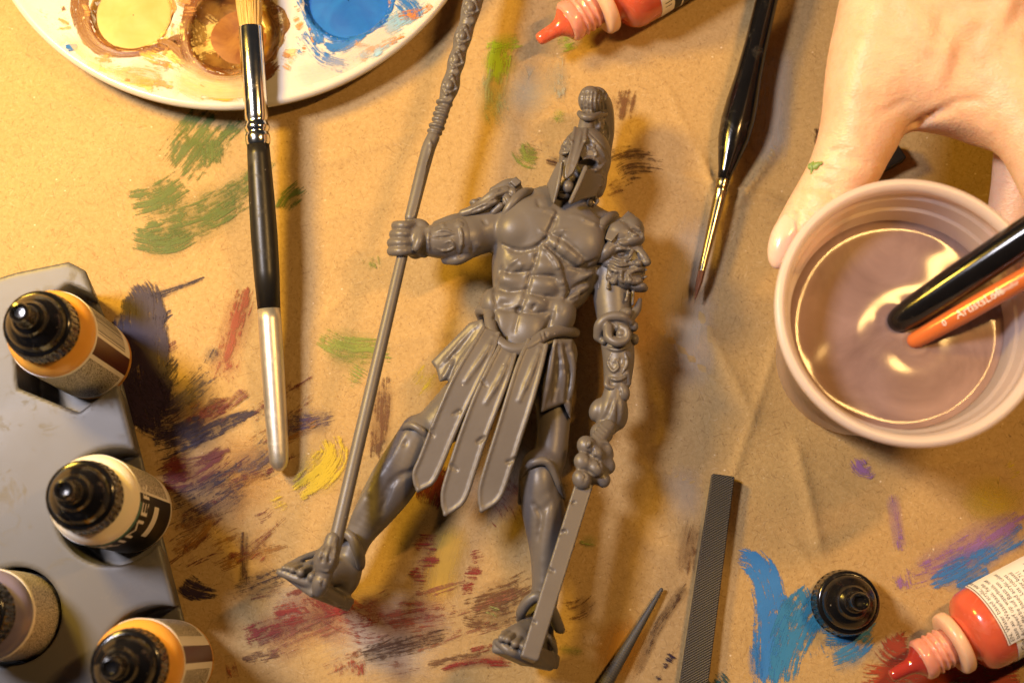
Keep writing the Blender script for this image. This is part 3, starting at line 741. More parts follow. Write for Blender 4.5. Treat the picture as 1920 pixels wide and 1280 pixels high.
def coat(idx, fr, col, col2, rough=.35):
    wx, wy, wr = wells[idx]
    r = np.linspace(0.02, wr * fr, 40); a = np.linspace(0, 2 * np.pi, 90, endpoint=False)
    R_, A_ = np.meshgrid(r, a, indexing='ij')
    R_ = R_ * (1 + 0.05 * np.sin(3 * A_ + 1) + 0.04 * np.sin(7 * A_) + 0.02 * np.sin(17 * A_))
    X = wx + R_ * np.cos(A_); Y = wy + R_ * np.sin(A_)
    m = mat('well_coat', col, rough, 0.5, coat=0.3); t = NT(m); n = t.noise(t.pos(), 130, 5, 0.65, 0.8)
    t.set(t.b.inputs['Base Color'], t.mix(t.ramp(n, 0.40, 0.62), (*col, 1), (*col2, 1)))
    t.bump(t.noise(t.pos(), 400, 4), 0.25, 0.0006)
    mesh_obj('paint_coat', np.stack([X, Y, pal_h(X, Y) + .012], -1).reshape(-1, 3), grid_faces(40, 90, True), m, pal)
coat(1, 1.08, (0.12, 0.042, 0.010), (0.26, 0.13, 0.026)); coat(0, 1.02, (0.50, 0.34, 0.12), (0.24, 0.09, 0.02)); coat(2, 1.08, (0.010, 0.085, 0.36), (0.02, 0.14, 0.48))
pool(0, 0.80, (0.47, 0.32, 0.10), 0.3, col2=(0.52, 0.37, 0.14))
pool(1, 0.46, (0.20, 0.064, 0.012), 0.30, col2=(0.34, 0.15, 0.03))
pool(2, 0.78, (0.012, 0.10, 0.42), 0.35, col2=(0.015, 0.14, 0.50))
BRZ = (0.23, 0.10, 0.022); BRN = (0.16, 0.052, 0.012); GOLDY = (0.66, 0.36, 0.05); PBLUE = (0.03, 0.16, 0.50); PEACH = (0.72, 0.42, 0.16)
def ps(pts, w, col, cv, rough=0.35, soft=0.0, op=1.0, lift=0.006): stroke(pts, w, col, cv, soft, op, pal, pal_h, 1.0, 'paint_smear', rough, lift)
for q_ in (([(90, 60), (180, 150), (300, 180)], 120, (0.70, 0.52, 0.28), .75), ([(300, 120), (400, 170), (520, 160)], 110, (0.74, 0.55, 0.28), .75), ([(320, 20), (330, 100)], 120, (0.74, 0.52, 0.20), .6), ([(540, 150), (640, 120), (760, 40)], 70, (0.66, 0.60, 0.58), .4), ([(220, 130), (330, 150)], 70, (0.62, 0.34, 0.12), .35)): ps(q_[0], q_[1], q_[2], .9, .3, 1.0, q_[3])
for q_ in range(150):
    a0 = random.uniform(math.radians(-135), math.radians(-40)); r0 = random.uniform(4.0, 8.3)
    x0, y0 = pc[0] + r0 * math.cos(a0), pc[1] + r0 * math.sin(a0)
    u_, v_, _k = project(np.float64(x0), np.float64(y0), np.float64(1.0)); l_ = random.uniform(8, 46); g_ = random.uniform(0, 6.28)
    cc_ = random.choice([(0.62, 0.30, 0.10), (0.70, 0.48, 0.16), (0.50, 0.22, 0.06), (0.72, 0.58, 0.30)] if u_ < 560 else [(0.05, 0.2, 0.5), (0.5, 0.2, 0.06), (0.3, 0.45, 0.6), (0.6, 0.3, 0.1)])
    ps([(u_, v_), (u_ + l_ * math.cos(g_), v_ + .5 * l_ * math.sin(g_))], random.uniform(12, 36), cc_, random.uniform(.4, .7), .35, 0.0, .85)
ps([(330, 40), (340, 90), (430, 60)], 80, (0.80, 0.56, 0.16), .8, .3, 0.0)
ps([(150, -30), (150, 20), (172, 75), (215, 98), (290, 92), (345, 70)], [40, 46, 44, 30, 22, 30], BRN, 1.0)
ps([(345, 70), (300, 88), (340, 82)], [24, 20, 20], BRN, .9)
ps([(290, 78), (320, 88), (350, 120), (385, 146)], [14, 28, 26, 20], BRZ, .85)
ps([(420, -20), (370, -5), (352, 40), (352, 90), (375, 130), (430, 148), (490, 140), (528, 110)], [30, 30, 34, 36, 40, 44, 40, 18], BRN, .95)
ps([(360, 30), (372, 60), (372, 95)], [24, 40, 30], (0.34, 0.20, 0.04), .7)
ps([(500, 10), (525, 60), (505, 100)], [24, 34, 24], (0.34, 0.20, 0.04), .7)
ps([(255, 95), (300, 110), (350, 130)], 40, GOLDY, .48); ps([(180, 108), (215, 112)], 26, (0.45, 0.24, 0.06), .62)
ps([(140, 120), (210, 150), (300, 170)], 60, (0.74, 0.50, 0.20), .62); ps([(330, 150), (390, 172), (470, 176)], 44, (0.76, 0.56, 0.22), .62); ps([(560, 60), (600, 110), (660, 130)], 40, PBLUE, .5); ps([(710, 60), (760, 30), (800, 0)], 50, (0.25, 0.45, 0.65), .55); ps([(210, 145), (260, 140), (310, 155)], 46, PEACH, .6); ps([(250, 160), (330, 165)], 30, GOLDY, .42); ps([(395, 165), (425, 160)], 40, (0.75, 0.55, 0.04), .6); ps([(370, 190), (450, 188)], 20, GOLDY, .5)
ps([(120, 92), (148, 90)], 20, PBLUE, .8); ps([(560, -10), (585, 40), (600, 90)], 30, PBLUE, .75); ps([(600, 85), (640, 90), (680, 62), (720, 30)], [44, 30, 26, 40], PBLUE, .62)
ps([(735, -10), (770, 20), (780, 50)], 50, PBLUE, .6); ps([(740, 35), (790, 25), (815, 5)], 30, (0.55, 0.20, 0.05), .5); ps([(660, 120), (720, 85), (770, 60)], 26, (0.55, 0.25, 0.08), .42); ps([(510, 190), (560, 182), (592, 170)], [10, 14, 10], PBLUE, .8)
ps([(585, 60), (580, 50)], 12, (0.6, 0.2, 0.03), .8); ps([(625, 110), (700, 90)], 40, (0.25, 0.42, 0.6), .36); ps([(690, 115), (750, 75)], 26, (0.3, 0.5, 0.7), .4); ps([(70, 20), (95, 35)], 14, (0.15, 0.08, 0.12), .4); ps([(118, 10), (120, 25)], 10, BRN, .7)
ps([(170, 150), (300, 196), (430, 206), (520, 196)], 5, (0.5, 0.12, 0.04), .55); ps([(640, 160), (740, 95), (830, 10)], 6, (0.5, 0.14, 0.04), .6)
ps([(240, -30), (200, 20), (225, 70), (270, 78)], 16, (0.70, 0.45, 0.12), .55, .25)

# ================================================================== dropper bottles
def rib(n, amp, s0, s1):
    def f(s, r, th):
        w = ((s > s0) & (s < s1)).astype(float)
        return r * (1 + w * amp * np.sign(np.sin(th * n)))
    return f
def dropper_cap(parent, O, D, sc=1.0, name='cap'):
    """ribbed black screw cap with a stepped cone; O at its base"""
    D = nrm(D)
    prof = [(0, 0), (0, .96), (.03, 1.0), (.10, 1.01), (.12, 1.0), (.62, .955), (.68, .95), (.72, .93), (.75, .89), (.76, .84), (.80, .82), (.90, .80), (1.02, .74), (1.16, .62), (1.28, .50), (1.36, .46), (1.42, .455), (1.46, .42), (1.50, .34), (1.56, .30), (1.90, .285), (2.16, .275), (2.22, .25), (2.235, .20), (2.20, .155), (2.12, .13), (2.11, 0)]
    prof = [(s * sc, r * sc) for s, r in prof]
    fine = []
    for (s0, r0), (s1, r1) in zip(prof[:-1], prof[1:]):
        fine.append((s0, r0))
        if abs(s1 - s0) + abs(r1 - r0) > 0.12: fine += [(s0 + (s1 - s0) * q, r0 + (r1 - r0) * q) for q in (.33, .66)]
    fine.append(prof[-1])
    return lathe(name, O, D, fine, M['black'], parent, 192, mod=rib(34, 0.016, .11 * sc, .66 * sc), auto=40)
def standing_bottle(px, py, label, bodymat, lab, group=None, z0=0.42):
    """closed bottle standing upright; (px,py) = centre of its shoulder in the photograph"""
    sh = 4.75; p = P(px, py, sh); base = np.array([p[0], p[1], z0]); D = np.array([0, 0, 1.0])
    b = thing('paint_bottle', base, label, 'paint bottle', group)
    hs = sh - z0
    lathe('body', base, D, [(0, 0), (0, 1.1), (.05, 1.2), (.15, 1.25), (hs - .25, 1.25), (hs - .02, 1.22), (hs + .12, 1.12), (hs + .26, .98), (hs + .34, .86), (hs + .36, .7), (hs + .6, .66), (hs + .6, 0)], bodymat, b, 64)
    dropper_cap(b, base + D * (hs + .36), D)
    E1 = np.array([1.0, 0, 0]); R = 1.255
    lb = cyl_patch('label', base, D, R, .45, hs - .28, math.radians(-160), math.radians(120), M['paperlabel'], b, E1, 60)
    if lab == 'ochre':
        cyl_patch('label_print', base, D, R + .014, .7, hs - .42, math.radians(-150), math.radians(-32), M['microprint'], lb, E1, 40, th=.004)
        cyl_patch('label_band', base, D, R + .014, .45, hs - .40, math.radians(-26), math.radians(-2), M['maroon'], lb, E1, 14, th=.004)
        for k in range(13):
            a = math.radians(3 + k * 3.3); cyl_patch('barcode_bar', base, D, R + .014, 1.0, hs - .45, a, a + math.radians(random.choice((.9, 1.6))), M['ink'], lb, E1, 3, th=.004)
    elif lab == 'primer':
        cyl_patch('label_print', base, D, R + .014, .8, hs - .42, math.radians(14), math.radians(64), M['microprint'], lb, E1, 24, th=.004)
        cyl_patch('label_band', base, D, R + .014, .45, hs - .30, math.radians(-150), math.radians(10), M['ink'], lb, E1, 60, th=.004)
        cyl_patch('label_line', base, D, R + .022, hs - .44, hs - .36, math.radians(-120), math.radians(-2), M['teal'], lb, E1, 40, th=.004)
        cyl_patch('label_panel', base, D, R + .022, 1.9, 2.4, math.radians(-44), math.radians(-2), M['paperlabel'], lb, E1, 20, th=.004)
        text_on_cyl('lettering', [('PRIMER', .95, hs - 1.25, math.radians(-112), 0, 1, 1, 0)], base, D, R + .03, M['inkwhite'], lb, E1)
    elif lab == 'ochre2':
        cyl_patch('label_print', base, D, R + .014, .8, hs - .45, math.radians(-100), math.radians(-6), M['microprint'], lb, E1, 40, th=.004)
        cyl_patch('label_band', base, D, R + .014, .45, hs - .34, math.radians(2), math.radians(24), M['maroon'], lb, E1, 14, th=.004)
        cyl_patch('label_stripes', base, D, R + .014, .8, hs - .45, math.radians(38), math.radians(80), M['microprint'], lb, E1, 24, th=.004)
    else:
        cyl_patch('label_print', base, D, R + .014, 1.4, hs - .45, math.radians(-110), math.radians(100), M['microprint'], lb, E1, 50, th=.004)
        cyl_patch('label_band', base, D, R + .014, .45, 1.1, math.radians(-30), math.radians(110), M['ink'], lb, E1, 40, th=.004)
    return b, base

# ------------------------------------------------------------------ the grey bottle rack
def rack_build():
    f = Field(-150, 440, 390, 1420, 0, 2.5, 0.075)
    tz = 2.5
    ol = [(-140, 560), (30, 508), (128, 488), (160, 505), (184, 572), (345, 1190), (395, 1385), (-60, 1440), (-160, 1100)]
    W = np.array([P(x, y, tz)[:2] for x, y in ol]); cen = W.mean(0)
    X, Y, Z = f.ax[0][:, None, None], f.ax[1][None, :, None], f.ax[2][None, None, :]
    inset = 0.16 * (tz - Z)                         # side walls lean in towards the foot
    d2 = None; sg = np.zeros((f.n[0], f.n[1], 1), bool)
    for a, b in zip(W, np.roll(W, -1, 0)):
        e = b - a; wx, wy = X - a[0], Y - a[1]; t_ = np.clip((wx * e[0] + wy * e[1]) / (e @ e), 0, 1)
        dd = (wx - t_ * e[0]) ** 2 + (wy - t_ * e[1]) ** 2; d2 = dd if d2 is None else np.minimum(d2, dd)
        cr = e[0] * wy - e[1] * wx; sg ^= ((a[1] <= Y) & (b[1] > Y) & (cr > 0)) | ((a[1] > Y) & (b[1] <= Y) & (cr < 0))
    d2 = np.sqrt(d2); d2 = np.where(sg, -d2, d2) + inset + 0.12
    dz = np.maximum(Z - tz, 0.03 - Z) + 0.12
    f.d = (np.sqrt(np.maximum(d2, 0) ** 2 + np.maximum(dz, 0) ** 2) + np.minimum(np.maximum(d2, dz), 0) - 0.12).astype(np.float32)
    def pocket(c, r, hexa=False, zf=0.42):
        def fn(X, Y, Z):
            x, y = X - c[0], Y - c[1]
            if hexa:
                q = None
                for k in range(6):
                    a = math.radians(8 + 60 * k); v = x * math.cos(a) + y * math.sin(a); q = v if q is None else np.maximum(q, v)
                q = q - r
            else: q = np.sqrt(x * x + y * y) - r
            return np.maximum(q, zf - Z)
        f._apply([c[0] - 3, c[1] - 3, 0], [c[0] + 3, c[1] + 3, 4], fn, 0.06, 'sub')
    return f, pocket
rk, pocket = rack_build()
B1, b1 = standing_bottle(92, 622, 'ochre yellow dropper bottle in the top pocket of the grey rack', M['ochre'], 'ochre', 'bottles in the grey rack')
B2, b2 = standing_bottle(172, 935, 'creamy white primer bottle with black and teal label in the grey rack', M['cream'], 'primer', 'bottles in the grey rack')
B3, b3 = standing_bottle(255, 1247, 'ochre brown dropper bottle in the lowest pocket of the grey rack at the bottom edge', M['ochre'], 'ochre2', 'bottles in the grey rack')
B4, b4 = standing_bottle(-30, 1152, 'dark indigo bottle with pale label cut by the left edge of the photo', M['plumblue'], 'pale', 'bottles in the grey rack')
pocket(b1, 1.72, True); pocket(b2, 1.72); pocket(b3, 1.66); pocket(b4, 1.40)
rack = rk.obj('bottle_rack', M['rack'], base=P(150, 900, 0), relax=0)
tag(rack, 'grey plastic bottle rack with round pockets along the left side', 'rack')

# ------------------------------------------------------------------ open red bottles lying on the paper
def red_bottle(tip, axis_px, label, top=False):
    """tip: pixel of the nozzle tip; axis_px: image direction from tip to bottle"""
    z = 1.27; u = np.array(axis_px) / np.hypot(*axis_px)
    A = P(tip[0], tip[1], z); B = P(tip[0] + u[0] * 200, tip[1] + u[1] * 200, z); D = nrm(B - A)
    sc = 1 / ppc(tip[0] + u[0] * 100, tip[1] + u[1] * 100, z)
    b = thing('paint_bottle', (A[0] + D[0] * 5, A[1] + D[1] * 5, 0), label, 'paint bottle')
    q = lambda L: [(s * sc, r * sc) for s, r in L]
    lathe('body', A, D, q([(148, 0), (148, 44), (160, 46), (164, 52), (168, 62), (175, 71), (186, 77), (200, 79), (210, 79), (480, 79), (492, 74), (496, 66), (496, 0)]), M['red'], b, 72)
    col = lathe('collar', A, D, q([(126, 0), (126, 40), (127, 54), (130, 59), (134, 60.5), (144, 60.5), (148, 58), (150, 52), (150, 0)]), M['collar'], b, 72)
    thr = [(61, 0), (60, 22), (62, 34), (66, 38.5), (70, 39.5), (80, 39), (84, 37), (86, 35)]
    for k in range(3): thr += [(88 + k * 12, 35), (90 + k * 12, 38.5), (93 + k * 12, 38.5), (95 + k * 12, 35)]
    thr += [(127, 35), (127, 0)]
    def wav(s, r, th): return r * (1 + 0.012 * np.sin(7 * th + s * 9) + 0.01 * np.sin(13 * th - s * 17))
    lathe('threaded_neck', A, D, q(thr), M['clearred'], b, 72, mod=wav)
    lathe('nozzle', A, D, q([(0, 0), (0, 5), (1.5, 9), (5, 11.5), (10, 12.5), (36, 14), (46, 17), (54, 23), (60, 30), (63, 33), (63, 0)]), M['redtip'] if not top else M['red'], b, 40)
    return b, A, D, sc
rb, A, D, sc = red_bottle((1669, 1268), (131, -69), 'open red dropper bottle lying on its side in the lower right corner')
_, E1, E2 = frame_of(D); R0 = 79 * sc
lab = cyl_patch('label', A, D, R0 + .005, 222 * sc, 470 * sc, -1.7, 2.9, M['paperlabel'], rb, None, 60)
band = cyl_patch('label_band', A, D, R0 + .02, 246 * sc, 470 * sc, -1.69, 2.89, M['ink'], lab, None, 60, th=.005)
text_on_cyl('lettering', [('72.711 | Gory Red', .27, 240 * sc, 1.42, 0, -1, -1, 0)], A, D, R0 + .022, M['ink'], lab)
fold = cyl_patch('folded_label', A, D, R0 + .045, 206 * sc, 470 * sc, -1.62, .30, M['paperlabel'], rb, None, 44, th=.02)
cyl_patch('label_rule', A, D, R0 + .064, 208 * sc, 209.6 * sc, -1.60, .28, M['ink'], fold, None, 30, m=2, th=.004)
LINES = ['EN. Water based acrylic, non toxic', 'base au Wasserbasis. Farbe', 'Acrylverf op waterbasis, niet', 'Acrylfarbe auf Basis von', 'ZH-TW. based acrylic colour', 'base de agua. Los colores', 'Acrylic paint water based', 'Farbe auf wasser 72.711', 'com base em agua para', 'va do ZH-TW based color', 'Peinture acrylique base', 'Color acrilico al agua', 'vernice acrilica base', 'Farba akrylowa wodna', 'Vattenbaserad akryl', 'Water based acrylic']
text_on_cyl('small_print', [(s_, .185, (219.5 + i * 11.2) * sc, .25, 0, -1, -1, 0) for i, s_ in enumerate(LINES)], A, D, R0 + .071, M['ink'], fold)

rb2, A, D, sc = red_bottle((1008, 76), (86, -51), 'open orange red dropper bottle lying at the top edge with its nozzle pointing left', True)
R0 = 79 * sc
lab = cyl_patch('label', A, D, R0 + .005, 226 * sc, 470 * sc, -2.4, 2.4, M['paperlabel'], rb2, None, 60)
cyl_patch('label_band', A, D, R0 + .02, 254 * sc, 262 * sc + 190 * sc, -2.38, 2.38, M['ink'], lab, None, 60, th=.005)
cyl_patch('label_line', A, D, R0 + .028, 270 * sc, 273 * sc, -2.0, 1.9, M['inkwhite'], lab, None, 50, m=2, th=.004)
text_on_cyl('lettering', [('72.711', .36, 233 * sc, .55, 0, 1, 1, 0)], A, D, R0 + .022, M['ink'], lab)
text_on_cyl('lettering', [('AM', .8, 284 * sc, .55, 0, 1, 1, 0)], A, D, R0 + .03, M['inkwhite'], lab)

# ------------------------------------------------------------------ the loose cap
cb = P(1581, 1130, 0); capo = dropper_cap(None, np.array([cb[0], cb[1], 0.0]), (0, 0, 1.0), 1.0, 'screw_cap')
tag(capo, 'glossy black ribbed bottle cap standing on the blue paint', 'bottle cap')

# ================================================================== brushes and files
# long brush leaning on the palette
A_, B_ = (466, 0, 1.78), (524.5, 884, 0.38)
br = thing('paint_brush', P(524, 880, 0), 'thick paint brush with chrome ferrule and silver handle end leaning on the palette', 'paint brush')
def LP(name, prof, m_, n=48, mod=None, auto=None, a=A_, b=B_, par=None): return lathe_px(name, a, b, prof, m_, par or br, n, None, mod, auto)
LP('ferrule', [(54, 0), (54, 21.5), (57, 22.5), (225, 22.5), (232, 21), (236, 20), (239, 21), (243, 23), (248, 23.6), (252, 22.5), (255, 20.5), (258, 21), (261, 23), (266, 23.5), (276, 23), (280, 21.5), (280, 0)], M['chrome'], auto=50)
LP('handle', [(279, 0), (279, 20.8), (300, 21.6), (380, 24), (450, 25), (520, 24), (588, 21.2), (588, 0)], M['blackmatte'])
LP('handle_tip', [(588, 0), (588, 21.3), (610, 21.6), (700, 21.6), (800, 20.5), (850, 19), (868, 17.5), (878, 13.5), (884, 7), (886, 0)], M['silver'])
def tuft(name, a, b, prof, m_, parent, nh, rr_=1.1, seed=1, flat=1.0):
    """bristles: a bundle of separate tapered hairs inside a profile (s px, r px)"""
    rnd = random.Random(seed); A, B = P(*a), P(*b); L = math.hypot(b[0] - a[0], b[1] - a[1])
    D = nrm(B - A); _, E1, E2 = frame_of(D); cl = np.linalg.norm(B - A); sc = cl / L
    V, Fc = [], []
    pr = np.array(prof); s0, s1 = pr[0, 0], pr[-1, 0]
    for h in range(nh):
        ang = rnd.uniform(0, 2 * math.pi); rad = math.sqrt(rnd.random()); end = s0 + (s1 - s0) * rnd.uniform(0.84, 1.0)
        da = rnd.uniform(-.15, .15)
        for i in range(6):
            t_ = i / 5; s = s0 + (end - s0) * t_
            r = np.interp(s, pr[:, 0], pr[:, 1]) * rad; w = rr_ * (1 - 0.8 * t_ ** 2)
            c = A + D * s * sc + (math.cos(ang + da * t_) * E1 * flat + math.sin(ang + da * t_) * E2) * r * sc
            for k in range(3):
                q = 2 * math.pi * k / 3; V.append(c + (math.cos(q) * E1 + math.sin(q) * E2) * w * sc)
        b0 = len(V) - 18
        for i in range(5):
            for k in range(3): Fc.append((b0 + i * 3 + k, b0 + i * 3 + (k + 1) % 3, b0 + i * 3 + 3 + (k + 1) % 3, b0 + i * 3 + 3 + k))
    return mesh_obj(name, V, Fc, m_, parent)
tuft('bristles', (470.5, 60, 1.69), (462, -64, 1.86), [(-6, 18), (20, 20), (60, 24), (95, 22), (124, 14)], M['bristle'], br, 800, 1.1, 3)

# slim black brush on the right
A_, B_ = (1446, -34, 0.62), (1303, 562, 0.32)
b2_ = thing('paint_brush', P(1360, 330, 0), 'glossy black bulbous brush with fine brown tip lying beside the hand', 'paint brush')
LP('handle', [(-420, 0), (-420, 8), (-410, 13), (0, 20), (130, 22), (190, 25), (240, 30), (275, 31.5), (310, 29), (345, 21), (372, 14), (390, 11.5), (390, 0)], M['black'], a=A_, b=B_, par=b2_)
LP('ferrule', [(388, 0), (388, 13), (396, 13.6), (401, 12), (405, 13), (411, 13), (415, 11.6), (430, 11.5), (560, 6.8), (560, 0)], M['brass'], a=A_, b=B_, par=b2_, auto=50)
tuft('bristles', (1315.2, 511, 0.35), (1303, 562, 0.30), [(-4, 5.6), (12, 6.4), (28, 4.5), (44, 2), (53, 0.4)], M['sable'], b2_, 260, 0.8, 5)

# round needle file
A_, B_ = (1242, 1102, 0.10), (1118, 1310, 0.28)
nf = thing('needle_file', P(1180, 1205, 0), 'round tapered needle file pointing up from the bottom edge', 'file')
pr = [(0, 0), (0, 1.6), (1.5, 3.0)]
s = 3.0
while s < 330:
    r = 3.2 + (s / 242) * 11.5; r = min(r, 16); pr += [(s, r), (s + 2.6, r + .9), (s + 3.4, r - .5)]; s += 4.6
pr += [(332, 15), (332, 0)]
lathe_px('blade', A_, B_, pr, M['steel'], nf, 28)
# flat file
m = mat('flat_file_steel', (0.21, 0.195, 0.175), 0.45, 0.5, 0.3); t = NT(m); v = t.obj()
def wave(rot, sc):
    w = t.n('ShaderNodeTexWave', bands_direction='X'); mp = t.n('ShaderNodeMapping'); mp.inputs['Rotation'].default_value = (0, 0, rot)
    t.t.links.new(v, mp.inputs[0]); t.t.links.new(mp.outputs[0], w.inputs[0]); w.inputs['Scale'].default_value = sc; return w.outputs['Fac']
h_ = t.math('MULTIPLY', t.math('ADD', wave(math.radians(62), 480), t.math('MULTIPLY', wave(math.radians(118), 480), 0.25)), 0.8)
t.set(t.b.inputs['Base Color'], t.mix(t.math('MULTIPLY', h_, 1.0), (0.016, 0.014, 0.013, 1), (0.15, 0.135, 0.12, 1)))
t.bump(h_, 0.9, 0.0004)
ff = thing('flat_file', P(1322, 1100, 0), 'flat cross-cut steel file standing out of the bottom edge beside the blue paint', 'file')
zt = 0.30
tp = [P(1336, 887, zt), P(1378, 893, zt), P(1322, 1330, zt), P(1268, 1330, zt)]
Vb = [np.array([p[0], p[1], 0.0]) for p in tp] + [np.array([p[0], p[1], zt]) for p in tp]
o = mesh_obj('blade', Vb, [(3, 2, 1, 0), (4, 5, 6, 7), (0, 1, 5, 4), (1, 2, 6, 5), (2, 3, 7, 6), (3, 0, 4, 7)], m, ff, False); bevel_obj(o, 0.03, 1)
# black tool end under the hand
tl = thing('tool_handle', P(1670, 290, 0), 'black square tool end lying on the paper between thumb and cup', 'tool')
c = P(1630, 318, .28); e = P(1690, 285, .28); Dt = nrm(e - c); Lt = nrm(np.cross([0, 0, 1], Dt))
vb, fb = box_verts(P(1615, 322, .28), [Dt, Lt, np.array([0, 0, 1.0])], (1.45, .36, .26)); o = mesh_obj('handle', vb, fb, M['blackmatte'], tl, False); bevel_obj(o, 0.06, 2)

# ================================================================== cup with dirty water
cb = P(1598, 673, 0); cup = thing('water_cup', (cb[0], cb[1], 0), 'cloudy plastic cup of murky pink brown rinse water held by the hand', 'cup')
m = bpy.data.materials.new('cloudy_plastic'); m.use_nodes = True; t = NT(m)
b_ = t.b; b_.inputs['Base Color'].default_value = (0.84, 0.77, 0.76, 1); b_.inputs['Roughness'].default_value = 0.28; b_.inputs['Specular IOR Level'].default_value = 0.5
tr = t.n('ShaderNodeBsdfTranslucent'); tr.inputs[0].default_value = (0.88, 0.76, 0.72, 1)
tp_ = t.n('ShaderNodeBsdfTransparent'); tp_.inputs[0].default_value = (0.95, 0.86, 0.80, 1)
m1 = t.n('ShaderNodeMixShader'); m1.inputs[0].default_value = 0.40
t.t.links.new(b_.outputs[0], m1.inputs[1]); t.t.links.new(tr.outputs[0], m1.inputs[2])
m2 = t.n('ShaderNodeMixShader'); m2.inputs[0].default_value = 0.50
t.t.links.new(m1.outputs[0], m2.inputs[1]); t.t.links.new(tp_.outputs[0], m2.inputs[2])
t.t.links.new(m2.outputs[0], t.t.nodes['Material Output'].inputs[0]); M['cup'] = m
M['rim0'] = wobble(mat('cup_rim', (0.74, 0.58, 0.43), 0.32, 0.5, sss=0.3, sssr=(1, .7, .5)), 0.05, 80)
m = M['cup'].copy(); m.name = 'cloudy_rim'; nt_ = m.node_tree
for n_ in nt_.nodes:
    if n_.type == 'MIX_SHADER' and abs(n_.inputs[0].default_value - .50) < .01: n_.inputs[0].default_value = .22
    if n_.type == 'BSDF_PRINCIPLED': n_.inputs['Base Color'].default_value = (0.90, 0.82, 0.76, 1)
M['rim'] = m
Zc = np.array([0, 0, 1.0]); O = np.array([cb[0], cb[1], 0.0])
lathe('wall', O, Zc, [(0.02, 0), (0.02, 2.32), (.08, 2.42), (.2, 2.46), (5.55, 3.33), (5.62, 3.40), (6.70, 3.52), (6.70, 3.40), (6.45, 3.37), (6.40, 3.28), (6.36, 3.27), (5.96, 3.20), (5.93, 3.10), (5.89, 3.09), (5.0, 2.97), (3, 2.66), (.3, 2.25), (.18, 2.1), (.18, 0)], M['cup'], cup, 128, auto=45)
lathe('rim', O, Zc, [(6.66, 3.37), (6.62, 3.50), (6.62, 3.62), (6.68, 3.68), (6.84, 3.71), (6.95, 3.69), (7.0, 3.62), (7.01, 3.54), (6.99, 3.50), (6.94, 3.42), (6.8, 3.38), (6.66, 3.37)], M['rim'], cup, 128, caps=False)
# water surface
WL = 5.2; WR = 3.0
m = mat('murky_water', (0.30, 0.155, 0.105), 0.075, 0.22, ior=1.33, sss=0.0); t = NT(m); v = t.pos()
n = t.noise(v, 26, 4, 0.55, 3.5); t.set(t.b.inputs['Base Color'], t.mix(t.ramp(n, .3, .7), (0.20, 0.128, 0.108, 1), (0.31, 0.208, 0.178, 1)))
dip = P(1683, 610, WL)[:2] - O[:2]; dip2 = P(1716, 642, WL)[:2] - O[:2]
r = np.concatenate([np.linspace(0.01, WR - .35, 70), np.linspace(WR - .34, WR, 26)]); a = np.linspace(0, 2 * np.pi, 220, endpoint=False)
R_, A2 = np.meshgrid(r, a, indexing='ij'); x = R_ * np.cos(A2); y = R_ * np.sin(A2)
z = WL + 0.11 * np.exp(-(WR - R_) / 0.07)
for d_, amp in ((dip, .05), (dip2, .05)):
    q = np.hypot(x - d_[0], y - d_[1]); z = z + amp * np.exp(-np.clip(q - .38, 0, None) / .10) + 0.010 * np.cos(q * 4.2 + .6) * np.exp(-q * .55)
z = z + 0.012 * np.sin(1.1 * x + .7 * y + 1.2) + 0.008 * np.sin(-1.6 * x + 1.9 * y)
Wv = np.stack([x + O[0], y + O[1], z], -1).reshape(-1, 3)
ra = np.stack([np.cos(a), np.sin(a)], -1)
low = [np.c_[O[0] + ra[:, 0] * q[1], O[1] + ra[:, 1] * q[1], np.full(len(a), q[0])] for q in ((5.0, 2.95), (3.0, 2.62), (.32, 2.22), (.22, 2.0), (.2, .01))]
mesh_obj('water', np.vstack([Wv] + low), grid_faces(len(r) + 5, len(a), True), m, cup)
# brushes standing in the cup
cbk = thing('paint_brush', P(1683, 612, 5.2), 'thick glossy black brush handle leaning in the cup of rinse water', 'paint brush')
A_, B_ = (1668, 612, 5.15), (1930, 438, 7.55)
lathe_px('handle', A_, B_, [(0, 0), (1, 8), (5, 15), (14, 21), (26, 24.5), (60, 28), (140, 31.5), (260, 33.5), (420, 34), (700, 30), (700, 0)], M['black'], cbk, 56)
cbo = thing('paint_brush', P(1712, 643, 5.2), 'orange lacquered brush with white lettering leaning in the cup of rinse water', 'paint brush')
A_, B_ = (1703, 645, 5.12), (1930, 517, 7.35)
prf = [(0, 0), (1, 6), (4, 11), (10, 14.5), (20, 16.5), (60, 18), (130, 19.5), (300, 20), (700, 20), (700, 0)]
lathe_px('handle', A_, B_, prf, M['orangewood'], cbo, 48)
AA, BB = P(*A_), P(*B_); pl = math.hypot(B_[0] - A_[0], B_[1] - A_[1]); cs = np.linalg.norm(BB - AA) / pl
rad = lambda s_: np.interp(s_ / cs, [q[0] for q in prf], [q[1] for q in prf]) / 69.5 + .022
text_on_cyl('lettering', [('ArtistsLoft', .33, 112 * cs, .10, 1, 0, 0, -1), ('0', .26, 82 * cs, .05, 1, 0, 0, -1), ('watercolor', .17, 190 * cs, 0.0, 1, 0, 0, -1)], AA, BB - AA, rad, M['inkwhite'], cbo)

# ================================================================== the grey plastic warrior
G = M['grey']
fig = thing('warrior_figurine', P(1000, 640, 0), 'unpainted grey plastic warrior figurine with crested helmet lying on its back holding a spear', 'figurine')
b = Field(505, 335, 1225, 1270, 0.0, 3.7, 0.042)
